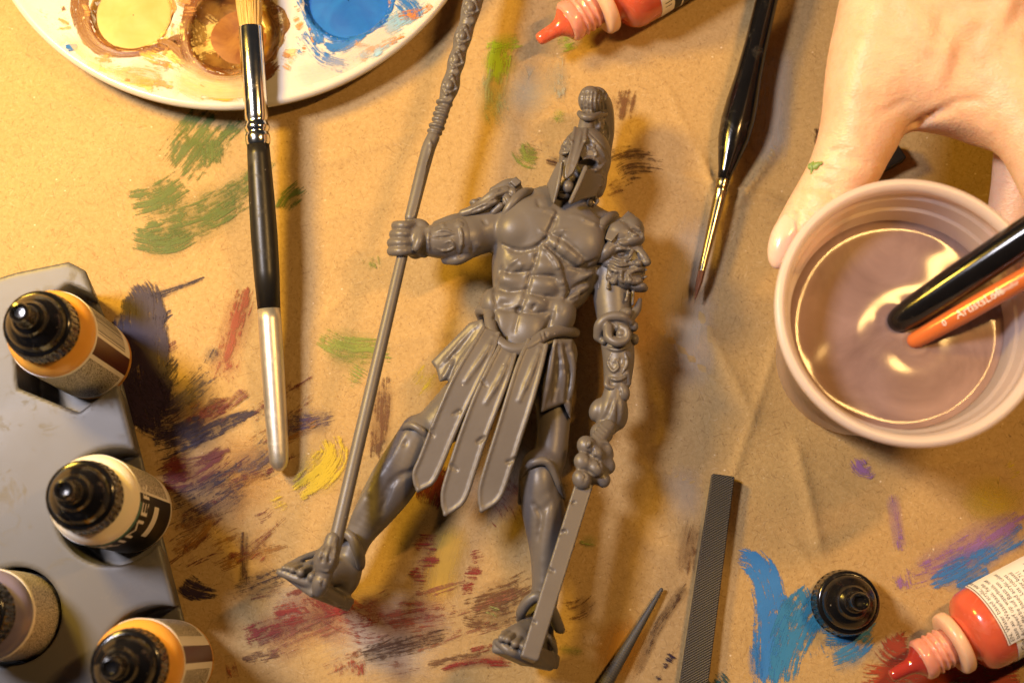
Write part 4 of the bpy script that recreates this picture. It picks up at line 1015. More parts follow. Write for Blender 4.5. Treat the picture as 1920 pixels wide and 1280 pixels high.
# --- trunk
TD = (-62, 245)
b.ell((1030, 462, 1.45), 98, 118, 74, TD, 0.0)
b.ell((1078, 500, 1.35), 46, 88, 62, (-20, 90), 0.3)
b.ell((957, 500, 1.40), 34, 90, 58, (-5, 90), 0.3)
b.tube([(1018, 520, 1.55, 66), (1000, 570, 1.50, 68), (985, 620, 1.45, 74)], 0.35, fz=0.85)
b.ell((990, 650, 1.35), 92, 62, 60, TD, 0.3)
b.tube([(985, 392, 1.5, 24), (1045, 385, 1.65, 30), (1112, 412, 1.5, 26)], 0.3)
b.tube([(1058, 405, 1.7, 32), (1080, 355, 1.9, 30)], 0.2)
# --- pectorals
b.ell((995, 416, 2.24), 55, 46, 29, (20, 60), 0.3)
b.ell((965, 432, 2.20), 34, 34, 30, (0, 1), 0.18)
b.ell((1082, 440, 2.26), 52, 52, 29, (-14, 60), 0.3)
b.ell((1100, 462, 2.25), 32, 36, 28, (0, 1), 0.18)
# --- abdominals
for (x, y, rx, ry) in ((980, 494, 30, 19), (962, 528, 30, 17), (953, 562, 28, 17), (945, 606, 26, 36), (1022, 500, 28, 20), (1018, 535, 30, 19), (1001, 569, 28, 18), (993, 617, 30, 36)):
    b.ell((x, y, 0), rx, ry, 19, TD, 0.10, onsurf=-12)
b.ell((1050, 592, 1.9), 30, 40, 34, TD, 0.15); b.ell((925, 572, 1.75), 26, 32, 34, (0, 1), 0.15)
for (x, y) in ((1092, 520), (1084, 545), (1070, 562)): b.ell((x, y, 0), 24, 9, 12, (30, 60), 0.06, onsurf=-4)
cut = lambda pts, r=3.6, off=0.6, k=0.09: b.line(pts, r, off, k, 'sub')
welt = lambda pts, r=3.5, off=-0.4, k=0.07: b.line(pts, r, off, k, 'add')
cut([(1045, 398), (1036, 424), (1024, 446)], 5); cut([(1024, 446), (1012, 462), (1003, 492), (993, 522), (984, 556), (974, 582), (964, 622)], 4.2)
cut([(1022, 448), (1000, 466), (968, 470), (943, 458)], 4.5); cut([(1024, 448), (1048, 478), (1088, 497), (1118, 486)], 4.5)
for pts in ([(995, 508), (960, 512), (940, 506)], [(988, 543), (955, 547), (935, 543)], [(978, 578), (955, 582), (932, 578)], [(1000, 517), (1030, 518), (1050, 522)], [(990, 550), (1018, 555), (1044, 558)], [(980, 586), (1005, 588), (1030, 584)]): cut(pts, 3.0)
cut([(926, 585), (934, 620), (955, 646)], 4); cut([(1040, 575), (1028, 610), (1000, 645)], 4); cut([(940, 500), (928, 540), (930, 575)], 3.5); cut([(1050, 500), (1062, 545), (1050, 580)], 4)
cut([(1065, 500), (1100, 505), (1118, 500)], 3); cut([(1066, 545), (1090, 532), (1108, 520)], 3); cut([(1066, 565), (1088, 556), (1102, 545)], 3)
cut([(973, 582)], 7, 1.0, 0.08); cut([(1004, 570), (998, 580)], 3)
welt([(1018, 462), (1040, 488), (1050, 514), (1056, 545), (1054, 574)], 7.5, 1.5); welt([(1026, 450), (1050, 462), (1080, 485), (1092, 493)], 12, -3); cut([(1036, 440), (1062, 452), (1096, 482)], 2.4); cut([(1022, 458), (1046, 478)], 2.4); welt([(945, 528), (952, 500), (985, 478), (1008, 472)], 2.6); welt([(958, 510), (985, 492)], 2.2); welt([(968, 500), (978, 494), (974, 506)], 2)
cut([(1055, 440), (1042, 470)], 3); welt([(1095, 414), (1124, 424)], 3); welt([(1030, 440), (1048, 432), (1072, 432)], 3); welt([(1010, 428), (1018, 437), (1030, 442)], 3)
cut([(1008, 376), (1012, 388)], 3)
# collar bones
welt([(1002, 392), (1030, 396), (1044, 402)], 4, -1.5); welt([(1118, 420), (1085, 408), (1060, 404)], 4, -1.5)
# --- left arm (viewer's left) reaching for the spear
b.ell((958, 402, 1.55), 36, 40, 38, (0, 1), 0.25)
b.tube([(945, 415, 1.6, 40), (905, 434, 1.75, 41), (872, 445, 1.95, 37)], 0.15)
b.tube([(878, 446, 2.0, 38), (845, 450, 2.15, 37), (812, 452, 2.25, 29), (790, 450, 2.3, 25)], 0.10)
b.ell((862, 426, 2.55), 11, 12, 10, (10, 20), 0.05)
b.tube([(820, 424, 2.2, 11), (845, 416, 2.2, 13), (864, 408, 2.1, 10)], 0.06); b.tube([(835, 488, 2.0, 8), (858, 486, 2.2, 11), (880, 478, 2.1, 9)], 0.05)
cut([(800, 446), (830, 445), (860, 440)], 2.5); cut([(805, 452), (835, 450), (868, 444)], 2.5); cut([(838, 460), (846, 449)], 2); cut([(868, 440), (860, 460), (864, 482)], 3.5); welt([(827, 418), (834, 428)], 3)
cut([(878, 452), (885, 470)], 3); cut([(905, 412), (912, 420)], 2.5); welt([(880, 452), (876, 468), (884, 480)], 4, -1); welt([(892, 456), (900, 462)], 4, -1); welt([(800, 430), (810, 428)], 4)
b.ell((796, 474, 2.2), 10, 8, 10, (1, 0), 0.05)
# fist
b.ell((777, 450, 2.20), 23, 37, 24, (4, 40), 0.08)
b.tube([(770, 419, 2.25, 10), (790, 424, 2.3, 13), (797, 440, 2.3, 14)], 0.06)
for i, (x0, x1, y) in enumerate(((735, 778, 423), (731, 778, 439), (727, 778, 455), (727, 780, 471))):
    b.tube([(x1, y - 1, 2.35, 9.4), ((x0 + x1) / 2, y, 2.62, 9.6), (x0 + 8, y, 2.40, 9.2), (x0 + 10, y + 1, 2.05, 8.5), (x0 + 24, y + 1, 1.80, 8)], 0.018)
b.tube([(790, 436, 2.5, 10), (787, 450, 2.72, 9.5), (781, 464, 2.70, 8.5)], 0.03)
# --- right arm hanging
b.ell((1140, 440, 1.55), 36, 42, 38, (0, 1), 0.25)
b.tube([(1146, 460, 1.5, 40), (1148, 540, 1.5, 38), (1153, 600, 1.6, 33)], 0.12)
b.tube([(1155, 610, 1.65, 31), (1160, 655, 1.75, 29), (1158, 710, 1.8, 23), (1152, 745, 1.8, 22)], 0.10)
b.tube([(1152, 745, 1.8, 22), (1148, 768, 1.8, 27), (1140, 795, 1.75, 22)], 0.06)
b.ell((1123, 768, 1.75), 18, 24, 18, (-10, 20), 0.06); b.ell((1158, 775, 1.7), 20, 32, 18, (0, 1), 0.06)
cut([(1150, 745), (1140, 775), (1128, 790)], 3); cut([(1160, 750), (1158, 800)], 3)
cut([(1148, 655), (1146, 690)], 3); cut([(1170, 648), (1166, 665)], 3.5); cut([(1150, 668)], 3)
# right hand on the grip
b.ell((1128, 812, 1.9), 22, 22, 20, (10, 20), 0.06)
# --- legs
b.tube([(948, 680, 1.45, 58), (880, 748, 1.5, 52), (820, 800, 1.55, 41), (790, 822, 1.6, 36)], 0.2)
b.tube([(786, 812, 1.65, 36), (762, 858, 1.60, 41), (737, 905, 1.50, 45), (706, 952, 1.42, 38), (676, 1000, 1.35, 27), (660, 1035, 1.3, 25), (648, 1072, 1.25, 27)], 0.12)
b.tube([(1030, 670, 1.40, 50), (1038, 770, 1.40, 33), (1032, 850, 1.5, 31), (1018, 880, 1.6, 34)], 0.2)
b.tube([(1014, 875, 1.65, 36), (1014, 920, 1.6, 40), (1020, 965, 1.5, 40), (1026, 1030, 1.4, 33), (1024, 1095, 1.35, 27), (1016, 1140, 1.3, 27), (1004, 1190, 1.25, 30)], 0.12)
welt([(762, 815), (735, 865), (700, 915), (672, 960), (650, 1005)], 9, -4, 0.2); cut([(780, 880), (745, 895), (722, 925), (716, 960)], 4.5, 1, 0.16); cut([(762, 826), (758, 836)], 2.5); cut([(733, 918), (718, 948)], 2.5)
cut([(1001, 945), (1015, 968), (1010, 1010)], 4, 1, 0.16); cut([(1030, 940), (1020, 965)], 4, 1, 0.16); welt([(1018, 905), (1030, 960), (1022, 1030), (1018, 1090)], 8, -4, 0.2); cut([(1020, 870), (1018, 905)], 2.5)
b.ell((1014, 900, 2.0), 24, 40, 22, (0, 1), 0.10)
# feet: left
def foot(toe, heel, zt, zh, wid, th, n):
    A, B = P(*toe, zt), P(*heel, zh); L = nrm(A - B); n = nrm(n - L * np.dot(n, L)); w = np.cross(L, n)
    b.box((A + B) / 2 , [L, w, n], (np.linalg.norm(A - B) / 2, wid, th), 0.10, 0.02)
    return A, B, L, w, n
knee_l, ank_l = P(737, 905, 1.5), P(655, 1040, 1.3)
A, B, L, w, n = foot((562, 1088), (634, 1117), 2.75, .75, .64, .22, nrm(knee_l - ank_l))
b.tube_w([list(P(652, 1068, 1.3)) + [.40], list(P(615, 1072, 1.9)) + [.40], list(A - L * .55 + n * .32) + [.33]], 0.15)
b.tube_w([list(P(645, 1085, 1.1)) + [.46], list(B + n * .45 + L * .2) + [.44]], 0.15)
for (x, y, z, r) in ((532, 1064, 2.85, 5), (540, 1065, 2.9, 5.6), (549, 1068, 2.95, 6.8), (564, 1073, 3.0, 8.6), (585, 1081, 2.95, 9.6)):
    b.tube([(x, y, z, r), (x + 10, y - 4, z - .35, r * 1.05), (x + 30, y - 10, z - .9, r * 1.0)], 0.02)
b.tube([(525, 1072, 2.7, 8), (560, 1086, 2.85, 9), (600, 1102, 2.7, 10), (640, 1126, 1.7, 10)], 0.04); b.tube([(537, 1062, 2.4, 6), (566, 1046, 2.2, 6), (600, 1036, 2.0, 8)], 0.04); b.tube([(560, 1066, 2.5, 5), (590, 1050, 2.35, 6), (620, 1044, 2.1, 8)], 0.03)
# right foot
knee_r, ank_r = P(1020, 965, 1.5), P(1010, 1150, 1.3)
A, B, L, w, n = foot((958, 1212), (1014, 1238), 2.75, .8, .64, .22, nrm(knee_r - ank_r))
b.tube_w([list(P(1006, 1175, 1.3)) + [.44], list(P(985, 1190, 1.9)) + [.44], list(A - L * .5 + n * .34) + [.36]], 0.15)
b.tube_w([list(P(1008, 1195, 1.1)) + [.48], list(B + n * .42 + L * .15) + [.48]], 0.15)
for (x, y, z, r) in ((941, 1196, 2.9, 8), (952, 1199, 3.0, 7), (966, 1207, 3.0, 8), (982, 1212, 2.95, 9)): b.tube([(x, y, z, r), (x + 8, y - 8, z - .4, r)], 0.02)
b.tube([(934, 1204, 2.7, 8), (960, 1222, 2.85, 9), (1000, 1240, 2.3, 10), (1030, 1246, 1.4, 11)], 0.04); b.tube([(945, 1188, 2.5, 7), (965, 1176, 2.3, 7), (990, 1170, 2.0, 8)], 0.04); b.tube([(1030, 1195, 1.6, 6), (1040, 1215, 1.5, 6), (1036, 1238, 1.2, 8)], 0.04)
b.obj('body', G, fig, relax=1)

# --- knee bands and greave cuffs
f = Field(740, 780, 830, 850, 1.0, 3.0, .03); f.tube([(752, 812, 1.7, 6), (760, 800, 2.1, 7), (776, 798, 2.35, 7.5), (796, 812, 2.36, 7.5), (812, 836, 1.9, 6.5)], 0); f.tube([(790, 810, 2.34, 5), (797, 822, 2.3, 5), (800, 840, 2.15, 4)], .03); f.obj('knee_band', G, fig)
f = Field(960, 850, 1065, 960, .8, 3.0, .03); f.tube([(979, 900, 1.6, 8), (984, 880, 2.0, 8), (998, 868, 2.32, 8), (1020, 864, 2.38, 8), (1034, 876, 2.3, 7), (1046, 905, 2.1, 6), (1054, 930, 1.7, 6)], 0); f.tube([(980, 885, 1.7, 6), (978, 940, 1.6, 8)], .04); f.tube([(1046, 900, 1.8, 6), (1054, 930, 1.6, 8)], .04); f.obj('knee_band', G, fig)
f = Field(620, 970, 710, 1080, .4, 3.0, .03); f.tube([(632, 1012, 1.6, 7), (643, 998, 2.0, 8), (660, 1008, 2.15, 10), (672, 1036, 2.0, 11), (676, 1058, 1.6, 9), (670, 1066, 1.2, 7)], 0); f.obj('greave_cuff', G, fig)
f = Field(960, 1090, 1070, 1200, .4, 3.0, .03); f.tube([(975, 1160, 1.5, 8), (978, 1146, 1.9, 10), (990, 1128, 2.1, 11), (1010, 1118, 2.2, 11), (1032, 1140, 2.1, 11), (1046, 1172, 1.8, 11), (1052, 1180, 1.3, 8)], 0); f.obj('greave_cuff', G, fig)

# --- belt
f = Field(885, 560, 1095, 680, .8, 3.3, .032)
f.tube([(905, 600, 1.3, 9), (900, 582, 1.7, 10), (916, 584, 2.05, 10.5), (919, 606, 2.35, 11), (926, 630, 2.55, 11.5), (948, 650, 2.66, 12), (976, 655, 2.70, 12), (1002, 643, 2.66, 12), (1022, 628, 2.52, 12), (1046, 621, 2.3, 11.5), (1068, 622, 1.9, 11), (1078, 624, 1.4, 10)], 0, fz=.8)
f.line([(930, 590), (924, 600)], 2.5, .5, .04, 'sub'); f.line([(1022, 622), (1026, 634)], 2.5, .5, .04, 'sub'); f.line([(1012, 618), (1020, 640)], 1.5, .5, .03, 'sub')
f.tube([(950, 662, 2.7, 3), (951, 670, 2.65, 2)], .02)
f.obj('belt', G, fig)

# --- skirt cloth behind the straps
f = Field(800, 590, 940, 800, .6, 2.9, .034)
f.poly([(905, 598, 2.0), (925, 640, 2.3), (860, 740, 2.1), (838, 712, 1.9), (824, 716, 1.8), (818, 692, 1.7), (808, 678, 1.6), (838, 648, 1.8), (880, 605, 2.0)], .16, 0, rnd=.08)
f.line([(895, 610), (850, 660), (825, 685)], 5, -1, .08); f.line([(905, 625), (865, 680), (848, 712)], 6, -1, .08); f.line([(888, 618), (845, 672)], 4, 1, .1, 'sub'); f.line([(900, 640), (862, 705)], 4, 1, .1, 'sub')
f.line([(853, 668), (838, 700), (828, 712)], 6, -1, .06); f.obj('skirt_cloth', G, fig)
f = Field(1000, 620, 1095, 810, .4, 3.0, .034)
f.poly([(1040, 636, 2.5), (1074, 636, 2.1), (1080, 690, 1.9), (1074, 735, 1.8), (1070, 788, 1.75), (1056, 757, 2.0), (1014, 773, 2.3), (1018, 720, 2.5)], .18, 0, rnd=.09)
f.line([(1040, 640), (1030, 700), (1016, 768)], 7, -1.5, .1); f.line([(1050, 645), (1056, 700), (1054, 752)], 7, -1.5, .1); f.line([(1068, 648), (1074, 690), (1066, 770)], 6, -1.5, .1)
f.line([(1046, 650), (1044, 700), (1038, 750)], 5, 1.5, .12, 'sub'); f.line([(1060, 650), (1066, 700), (1062, 750)], 4, 1.5, .1, 'sub'); f.line([(1070, 745), (1074, 760)], 3, 1, .05, 'sub')
f.obj('skirt_cloth', G, fig)
# --- three stiff straps with raised rims
for sp, nicks in ((
    [(921, 620, 2.62, 15), (905, 655, 2.74, 19), (873, 715, 2.78, 21.5), (845, 775, 2.72, 21), (826, 820, 2.64, 20.5), (808, 865, 2.54, 20), (795, 893, 2.48, 19), (788, 908, 2.45, 11), (784, 919, 2.43, 1.5)], ([(861, 770), (851, 776)], [(812, 816), (808, 806)])), (
    [(952, 655, 2.70, 16), (934, 700, 2.82, 20), (911, 755, 2.84, 22), (888, 815, 2.78, 22), (868, 875, 2.68, 22), (852, 925, 2.60, 21), (842, 948, 2.56, 13), (835, 964, 2.54, 1.5)], ([(905, 712), (911, 722)], [(846, 872), (856, 880)], [(906, 820), (896, 828)])), (
    [(1008, 642, 2.70, 17), (992, 690, 2.84, 21), (974, 750, 2.88, 22), (955, 810, 2.82, 21.5), (936, 870, 2.72, 21.5), (920, 920, 2.62, 20), (910, 942, 2.58, 12), (903, 957, 2.56, 1.5)], ([(966, 860), (952, 866)],))):
    f = Field(770, 600, 1050, 975, 2.1, 3.2, .030)
    sp = [(x_, y_, z_, w_ * 1.16) for x_, y_, z_, w_ in sp]
    f.strap(sp, .055, 0, .055, .05)
    f.line([(sp[0][0] + 4, sp[0][1] + 12), (sp[1][0] + 3, sp[1][1] + 10), (sp[2][0], sp[2][1])], 4, -.5, .12)
    for nk in nicks: f.line(nk, 4.5, 1.5, .03, 'sub', taper=False)
    f.obj('skirt_strap', G, fig)

# --- helmet
h = Field(1010, 225, 1165, 400, .8, 3.4, .026)
h.ell((1097, 298, 1.95), 49, 60, 56, (-6, 60), 0)
h.ell((1100, 338, 1.75), 38, 42, 44, (0, 1), .1)
h.ell((1066, 348, 2.75), 26, 42, 30, (-10, 40), .05, 'sub')
h.ell((1056, 297, 2.62), 9, 9, 16, (0, 1), .03, 'sub'); h.ell((1103, 307, 2.72), 9, 19, 18, (8, -1), .03, 'sub')
h.ell((1101, 308, 2.25), 12, 7, 8, (0, 1), .03)
h.ell((1065, 350, 2.76), 11.5, 12, 12, (0, 1), .03); h.ell((1071, 334, 2.7), 9, 8, 9, (0, 1), .03); h.ell((1058, 366, 2.5), 12, 8, 10, (0, 1), .03); h.ell((1076, 338, 2.3), 14, 20, 12, (0, 1), .03)
h.strap([(1088, 245, 2.52, 12), (1085, 262, 2.84, 12), (1079, 285, 3.02, 10), (1073, 305, 3.08, 9), (1067, 322, 3.10, 7.5), (1062, 334, 3.08, 2)], .09, .05, .035, .03)
h.line([(1090, 248), (1084, 275), (1074, 310)], 3, 0, .06)
h.poly([(1100, 250, 2.62), (1120, 268, 2.58), (1141, 302, 2.25), (1128, 304, 2.45), (1114, 297, 2.70), (1092, 300, 2.90), (1086, 284, 2.92)], .07, .03, rnd=.03)
h.poly([(1074, 250, 2.60), (1056, 266, 2.50), (1047, 288, 2.42), (1054, 292, 2.55), (1066, 288, 2.80), (1074, 268, 2.82)], .06, .03, rnd=.03)
h.poly([(1046, 303, 2.72), (1055, 303, 2.92), (1047, 345, 2.92), (1039, 383, 2.78), (1034, 378, 2.6), (1025, 346, 2.4)], .10, .02, rnd=.04)
h.poly([(1096, 316, 2.95), (1113, 320, 2.75), (1130, 308, 2.35), (1130, 342, 2.2), (1117, 369, 2.28), (1092, 374, 2.6), (1069, 384, 2.92), (1068, 374, 2.95)], .09, .03, rnd=.04)
h.tube([(1098, 315, 2.98, 5), (1087, 342, 3.04, 5), (1070, 379, 3.0, 4.5)], .02); h.tube([(1054, 306, 2.95, 3.6), (1047, 345, 2.98, 4), (1039, 378, 2.82, 3.6)], .02)
hw = lambda pts, r=3.2: h.line(pts, r, .8, .02)
hw([(1102, 252), (1122, 275), (1138, 302)], 4.5); hw([(1138, 302), (1120, 318), (1100, 318)], 4); hw([(1090, 300), (1105, 296), (1120, 302), (1122, 310)], 3)
hw([(1106, 262), (1099, 258), (1097, 270), (1104, 278), (1100, 286)]); hw([(1104, 276), (1113, 280), (1118, 290), (1110, 295)]); hw([(1108, 268), (1116, 276)]); hw([(1070, 252), (1066, 260), (1072, 266), (1064, 274)]); hw([(1058, 268), (1054, 276), (1060, 280), (1056, 288)]); hw([(1062, 262), (1057, 270)])
h.line([(1052, 288), (1064, 286)], 3.5, 0, .04)
h.ell((1127, 338, 1.9), 9, 14, 10, (0, 1), .04); h.line([(1122, 328), (1131, 332), (1130, 346), (1122, 350)], 2.6, 0, .03); h.ell((1124, 358, 1.8), 8, 12, 9, (0, 1), .05)
h.line([(1104, 248), (1138, 285), (1142, 300)], 2, .5, .03, 'sub')
for (x, y, r) in ((1034, 372, 6), (1046, 388, 5), (1056, 384, 4), (1066, 392, 5), (1078, 388, 6), (1092, 384, 6), (1106, 380, 6), (1117, 376, 4)): h.ell((x, y, 2.15), r, r * 1.3, r, (0, 1), .03)
h.tube([(1112, 366, 2.2, 3), (1121, 376, 2.2, 3), (1116, 384, 2.2, 2.5)], .02)
h.obj('helmet', G, fig)
# --- crest
h = Field(1070, 155, 1165, 310, .1, 3.0, .026)
h.tube([(1098, 246, 2.15, 16), (1102, 218, 2.15, 14)], 0); h.ell((1118, 235, 1.9), 16, 20, 22, (0, 1), .06)
h.ell((1106, 188, 2.15), 22, 27, 24, (0, 1), 0); h.tube([(1118, 186, 1.8, 23), (1128, 205, 1.35, 22), (1132, 245, 1.0, 20), (1126, 285, .9, 20)], .06)
h.tube([(1087, 213, 2.25, 6), (1094, 219, 2.5, 7), (1108, 221, 2.5, 7), (1122, 216, 2.2, 6.5), (1134, 214, 1.8, 6)], .03)
h.ell((1109, 170, 2.2), 14, 6, 12, (0, 1), .03); h.ell((1109, 169, 2.35), 7, 3, 6, (0, 1), .03)
for x in (1091, 1098, 1105, 1113, 1121, 1128, 1134): h.line([(x + 2, 173), (x, 190), (x + 1, 209)], 3.0, .9, .04, 'sub', taper=False)
h.line([(1112, 228), (1122, 226), (1124, 238), (1114, 242)], 3, 0, .04); h.line([(1128, 232), (1138, 250), (1136, 270)], 3, .5, .05, 'sub'); h.line([(1130, 222), (1142, 240)], 3, 0, .05); h.line([(1116, 246), (1132, 254)], 3, 0, .04)
h.obj('helmet_crest', G, fig)

# --- mask shaped shoulder guard
h = Field(1105, 385, 1228, 575, .9, 3.2, .024)
h.ell((1160, 470, 1.65), 42, 62, 46, (4, 60), 0); h.ell((1184, 492, 1.75), 27, 50, 38, (3, 50), .08); h.ell((1184, 432, 1.85), 24, 28, 34, (6, 20), .08)
h.ell((1160, 514, 1.85), 26, 26, 34, (3, 20), .08); h.ell((1176, 526, 1.9), 26, 20, 32, (3, 20), .08)
h.ell((1164, 438, 0), 26, 22, 18, (10, -14), .06, onsurf=-8)
h.ell((1186, 452, 0), 24, 13, 22, (6, 20), .03, onsurf=-4); h.ell((1168, 458, 0), 18, 9, 14, (4, 18), .03, onsurf=-3)
h.ell((1166, 476, 0), 17, 7.5, 16, (1, 10), .03, 'sub', onsurf=4); h.ell((1164, 477, 0), 9, 5, 8, (0, 1), .01, onsurf=-2)
h.tube([(1192, 466, 2.15, 9), (1204, 478, 2.3, 9), (1211, 489, 2.3, 9)], .04); h.ell((1197, 494, 2.38), 8, 7, 9, (0, 1), .02); h.ell((1212, 492, 2.32), 9, 7.5, 10, (0, 1), .02)
h.ell((1194, 536, 0), 22, 11, 20, (-3, 10), .04, onsurf=-5)
h.tube([(1186, 470, 2.5, 3.5), (1182, 478, 2.55, 3.5), (1177, 486, 2.5, 1.5)], .01)
ln = lambda pts, r=4.5, off=.2: h.line(pts, r, off, .025)
gv = lambda pts, r=2.6: h.line(pts, r, .8, .03, 'sub')
ln([(1150, 470), (1168, 465), (1188, 468)], 4.5)
ln([(1140, 488), (1160, 498), (1186, 494)], 6, 1); ln([(1150, 483), (1168, 489), (1184, 485)], 4, 1); ln([(1138, 496), (1154, 508), (1180, 506)], 5, .5); gv([(1142, 493), (1162, 503), (1184, 500)]); gv([(1150, 487), (1166, 494), (1184, 490)], 2)
ln([(1141, 506), (1142, 522), (1152, 528), (1159, 514)], 6, 1); gv([(1149, 508), (1150, 520)]); ln([(1166, 508), (1164, 522), (1172, 532)], 5, .5); gv([(1159, 508), (1160, 526)]); gv([(1172, 512), (1170, 526)])
ln([(1177, 514), (1186, 508), (1200, 503), (1212, 506)], 6, 1); ln([(1178, 516), (1182, 527), (1196, 527), (1212, 518)], 6, 1); gv([(1183, 518), (1196, 513), (1212, 512)], 4); gv([(1182, 536), (1196, 536), (1210, 528)], 2.2)
gv([(1150, 448), (1162, 460), (1176, 466)], 2.6); ln([(1176, 430), (1186, 440), (1198, 440)], 4, .3); gv([(1182, 428), (1192, 434), (1202, 446)], 2.2); ln([(1190, 422), (1202, 436), (1206, 450)], 4, .3)
h.poly([(1134, 448, 2.25), (1140, 429, 2.3), (1161, 413, 2.2), (1171, 423, 2.35), (1147, 454, 2.5)], .12, .02, rnd=.04)
h.poly([(1160, 413, 2.0), (1178, 395, 1.9), (1191, 404, 1.8), (1188, 414, 1.9), (1172, 417, 2.05)], .16, .02, rnd=.05)
h.tube([(1152, 458, 2.25, 12), (1138, 471, 2.3, 12), (1125, 484, 2.15, 10)], .05); h.ell((1140, 494, 2.0), 12, 12, 14, (0, 1), .05)
h.tube([(1124, 490, 1.8, 7), (1124, 505, 1.7, 6)], .03); h.tube([(1125, 505, 1.9, 3), (1123, 540, 1.9, 3)], .01); h.tube([(1141, 528, 2.2, 2.5), (1140, 536, 2.2, 2.6), (1140, 540, 2.2, 3.6)], .01); h.tube([(1177, 546, 2.2, 3), (1176, 556, 2.2, 2.6), (1174, 563, 2.2, 3.5)], .01); h.tube([(1176, 552, 2.2, 2), (1181, 549, 2.2, 2)], .01); h.tube([(1187, 546, 2.0, 3), (1186, 570, 2.0, 3)], .01)
h.obj('mask_pauldron', G, fig)
f = Field(1110, 390, 1165, 480, 1.0, 3.0, .03); f.tube([(1122, 466, 2.1, 6), (1122, 444, 2.35, 7), (1128, 422, 2.35, 9), (1142, 408, 2.1, 10), (1152, 404, 1.7, 9)], 0); f.line([(1119, 422), (1136, 428)], 3, 0, .03); f.obj('shoulder_strap', G, fig)
f = Field(930, 340, 1010, 430, 1.0, 3.0, .03); f.tube([(941, 416, 2.1, 4.5), (950, 396, 2.35, 8), (965, 376, 2.4, 9.5), (982, 362, 2.2, 9.5), (996, 360, 1.8, 8)], 0); f.obj('shoulder_strap', G, fig)
# --- left shoulder guard, seen from its edge
h = Field(855, 325, 990, 430, .8, 2.9, .026)
h.tube([(872, 404, 2.0, 12), (905, 392, 2.0, 17), (940, 372, 1.9, 20), (966, 356, 1.8, 15)], 0, fz=1.2)
h.tube([(868, 400, 2.2, 8), (900, 390, 2.4, 8), (925, 376, 2.45, 9)], .04); h.tube([(896, 386, 2.3, 7), (925, 366, 2.4, 10), (948, 358, 2.3, 10)], .04); h.tube([(925, 358, 2.0, 8), (950, 346, 2.0, 10), (965, 342, 2.0, 8)], .04)
h.ell((952, 376, 2.35), 10, 12, 10, (4, 10), .03); h.ell((962, 362, 2.3), 9, 11, 10, (4, 10), .03); h.ell((890, 380, 1.9), 10, 7, 10, (0, 1), .04); h.ell((900, 375, 1.8), 8, 5, 8, (0, 1), .03)
h.box(P(967, 344, 2.1), [P(976, 352, 2.1) - P(966, 341, 2.1), P(972, 338, 2.1) - P(964, 346, 2.1), (0, 0, 1)], (.13, .13, .2), .03, .02)
h.tube([(925, 398, 2.25, 7), (938, 386, 2.35, 7)], .03); h.line([(885, 396), (915, 384)], 2.5, .5, .04, 'sub'); h.line([(915, 380), (945, 366)], 2.5, .5, .04, 'sub'); h.line([(930, 360), (950, 352)], 2.2, .5, .04, 'sub'); h.line([(944, 370), (950, 384)], 2.2, .5, .03, 'sub')
h.obj('shoulder_guard', G, fig)
# --- scrolled elbow guard and wrist scrolls
h = Field(1110, 550, 1215, 760, .8, 3.0, .026)
h.tube([(1122, 630, 2.0, 10), (1126, 608, 2.2, 11), (1144, 594, 2.3, 10), (1166, 594, 2.35, 9), (1180, 604, 2.2, 8)], 0); h.tube([(1140, 612, 2.3, 9), (1142, 632, 2.4, 10), (1158, 642, 2.5, 9), (1174, 636, 2.5, 8), (1176, 620, 2.5, 7), (1164, 612, 2.45, 6)], .05)
h.ell((1164, 626, 2.45), 9, 10, 10, (0, 1), .05); h.ell((1174, 586, 2.2), 13, 10, 12, (0, 1), .05); h.ell((1188, 612, 2.0), 9, 10, 12, (0, 1), .05); h.ell((1189, 636, 1.95), 9, 11, 12, (0, 1), .05); h.tube([(1182, 596, 2.0, 9), (1194, 580, 1.9, 8), (1200, 562, 1.8, 4)], .05); h.tube([(1120, 632, 1.9, 7), (1132, 640, 2.1, 7)], .05); h.ell((1155, 612, 1.95), 30, 24, 24, (0, 1), .05)
h.ell((1168, 735, 2.0), 13, 18, 13, (3, 10), .05); h.tube([(1164, 712, 2.1, 6), (1174, 700, 2.1, 7), (1178, 718, 2.0, 6)], .05); h.tube([(1140, 708, 2.0, 6), (1138, 722, 2.1, 6), (1148, 728, 2.1, 5)], .05); h.ell((1158, 722, 1.9), 20, 18, 18, (0, 1), .05)
for pts in ([(1136, 600), (1150, 606), (1156, 616)], [(1178, 600), (1184, 624)], [(1150, 622), (1152, 634)], [(1160, 720), (1164, 744)], [(1170, 704), (1172, 714)]): h.line(pts, 2.6, .8, .03, 'sub')
h.obj('elbow_guard', G, fig)
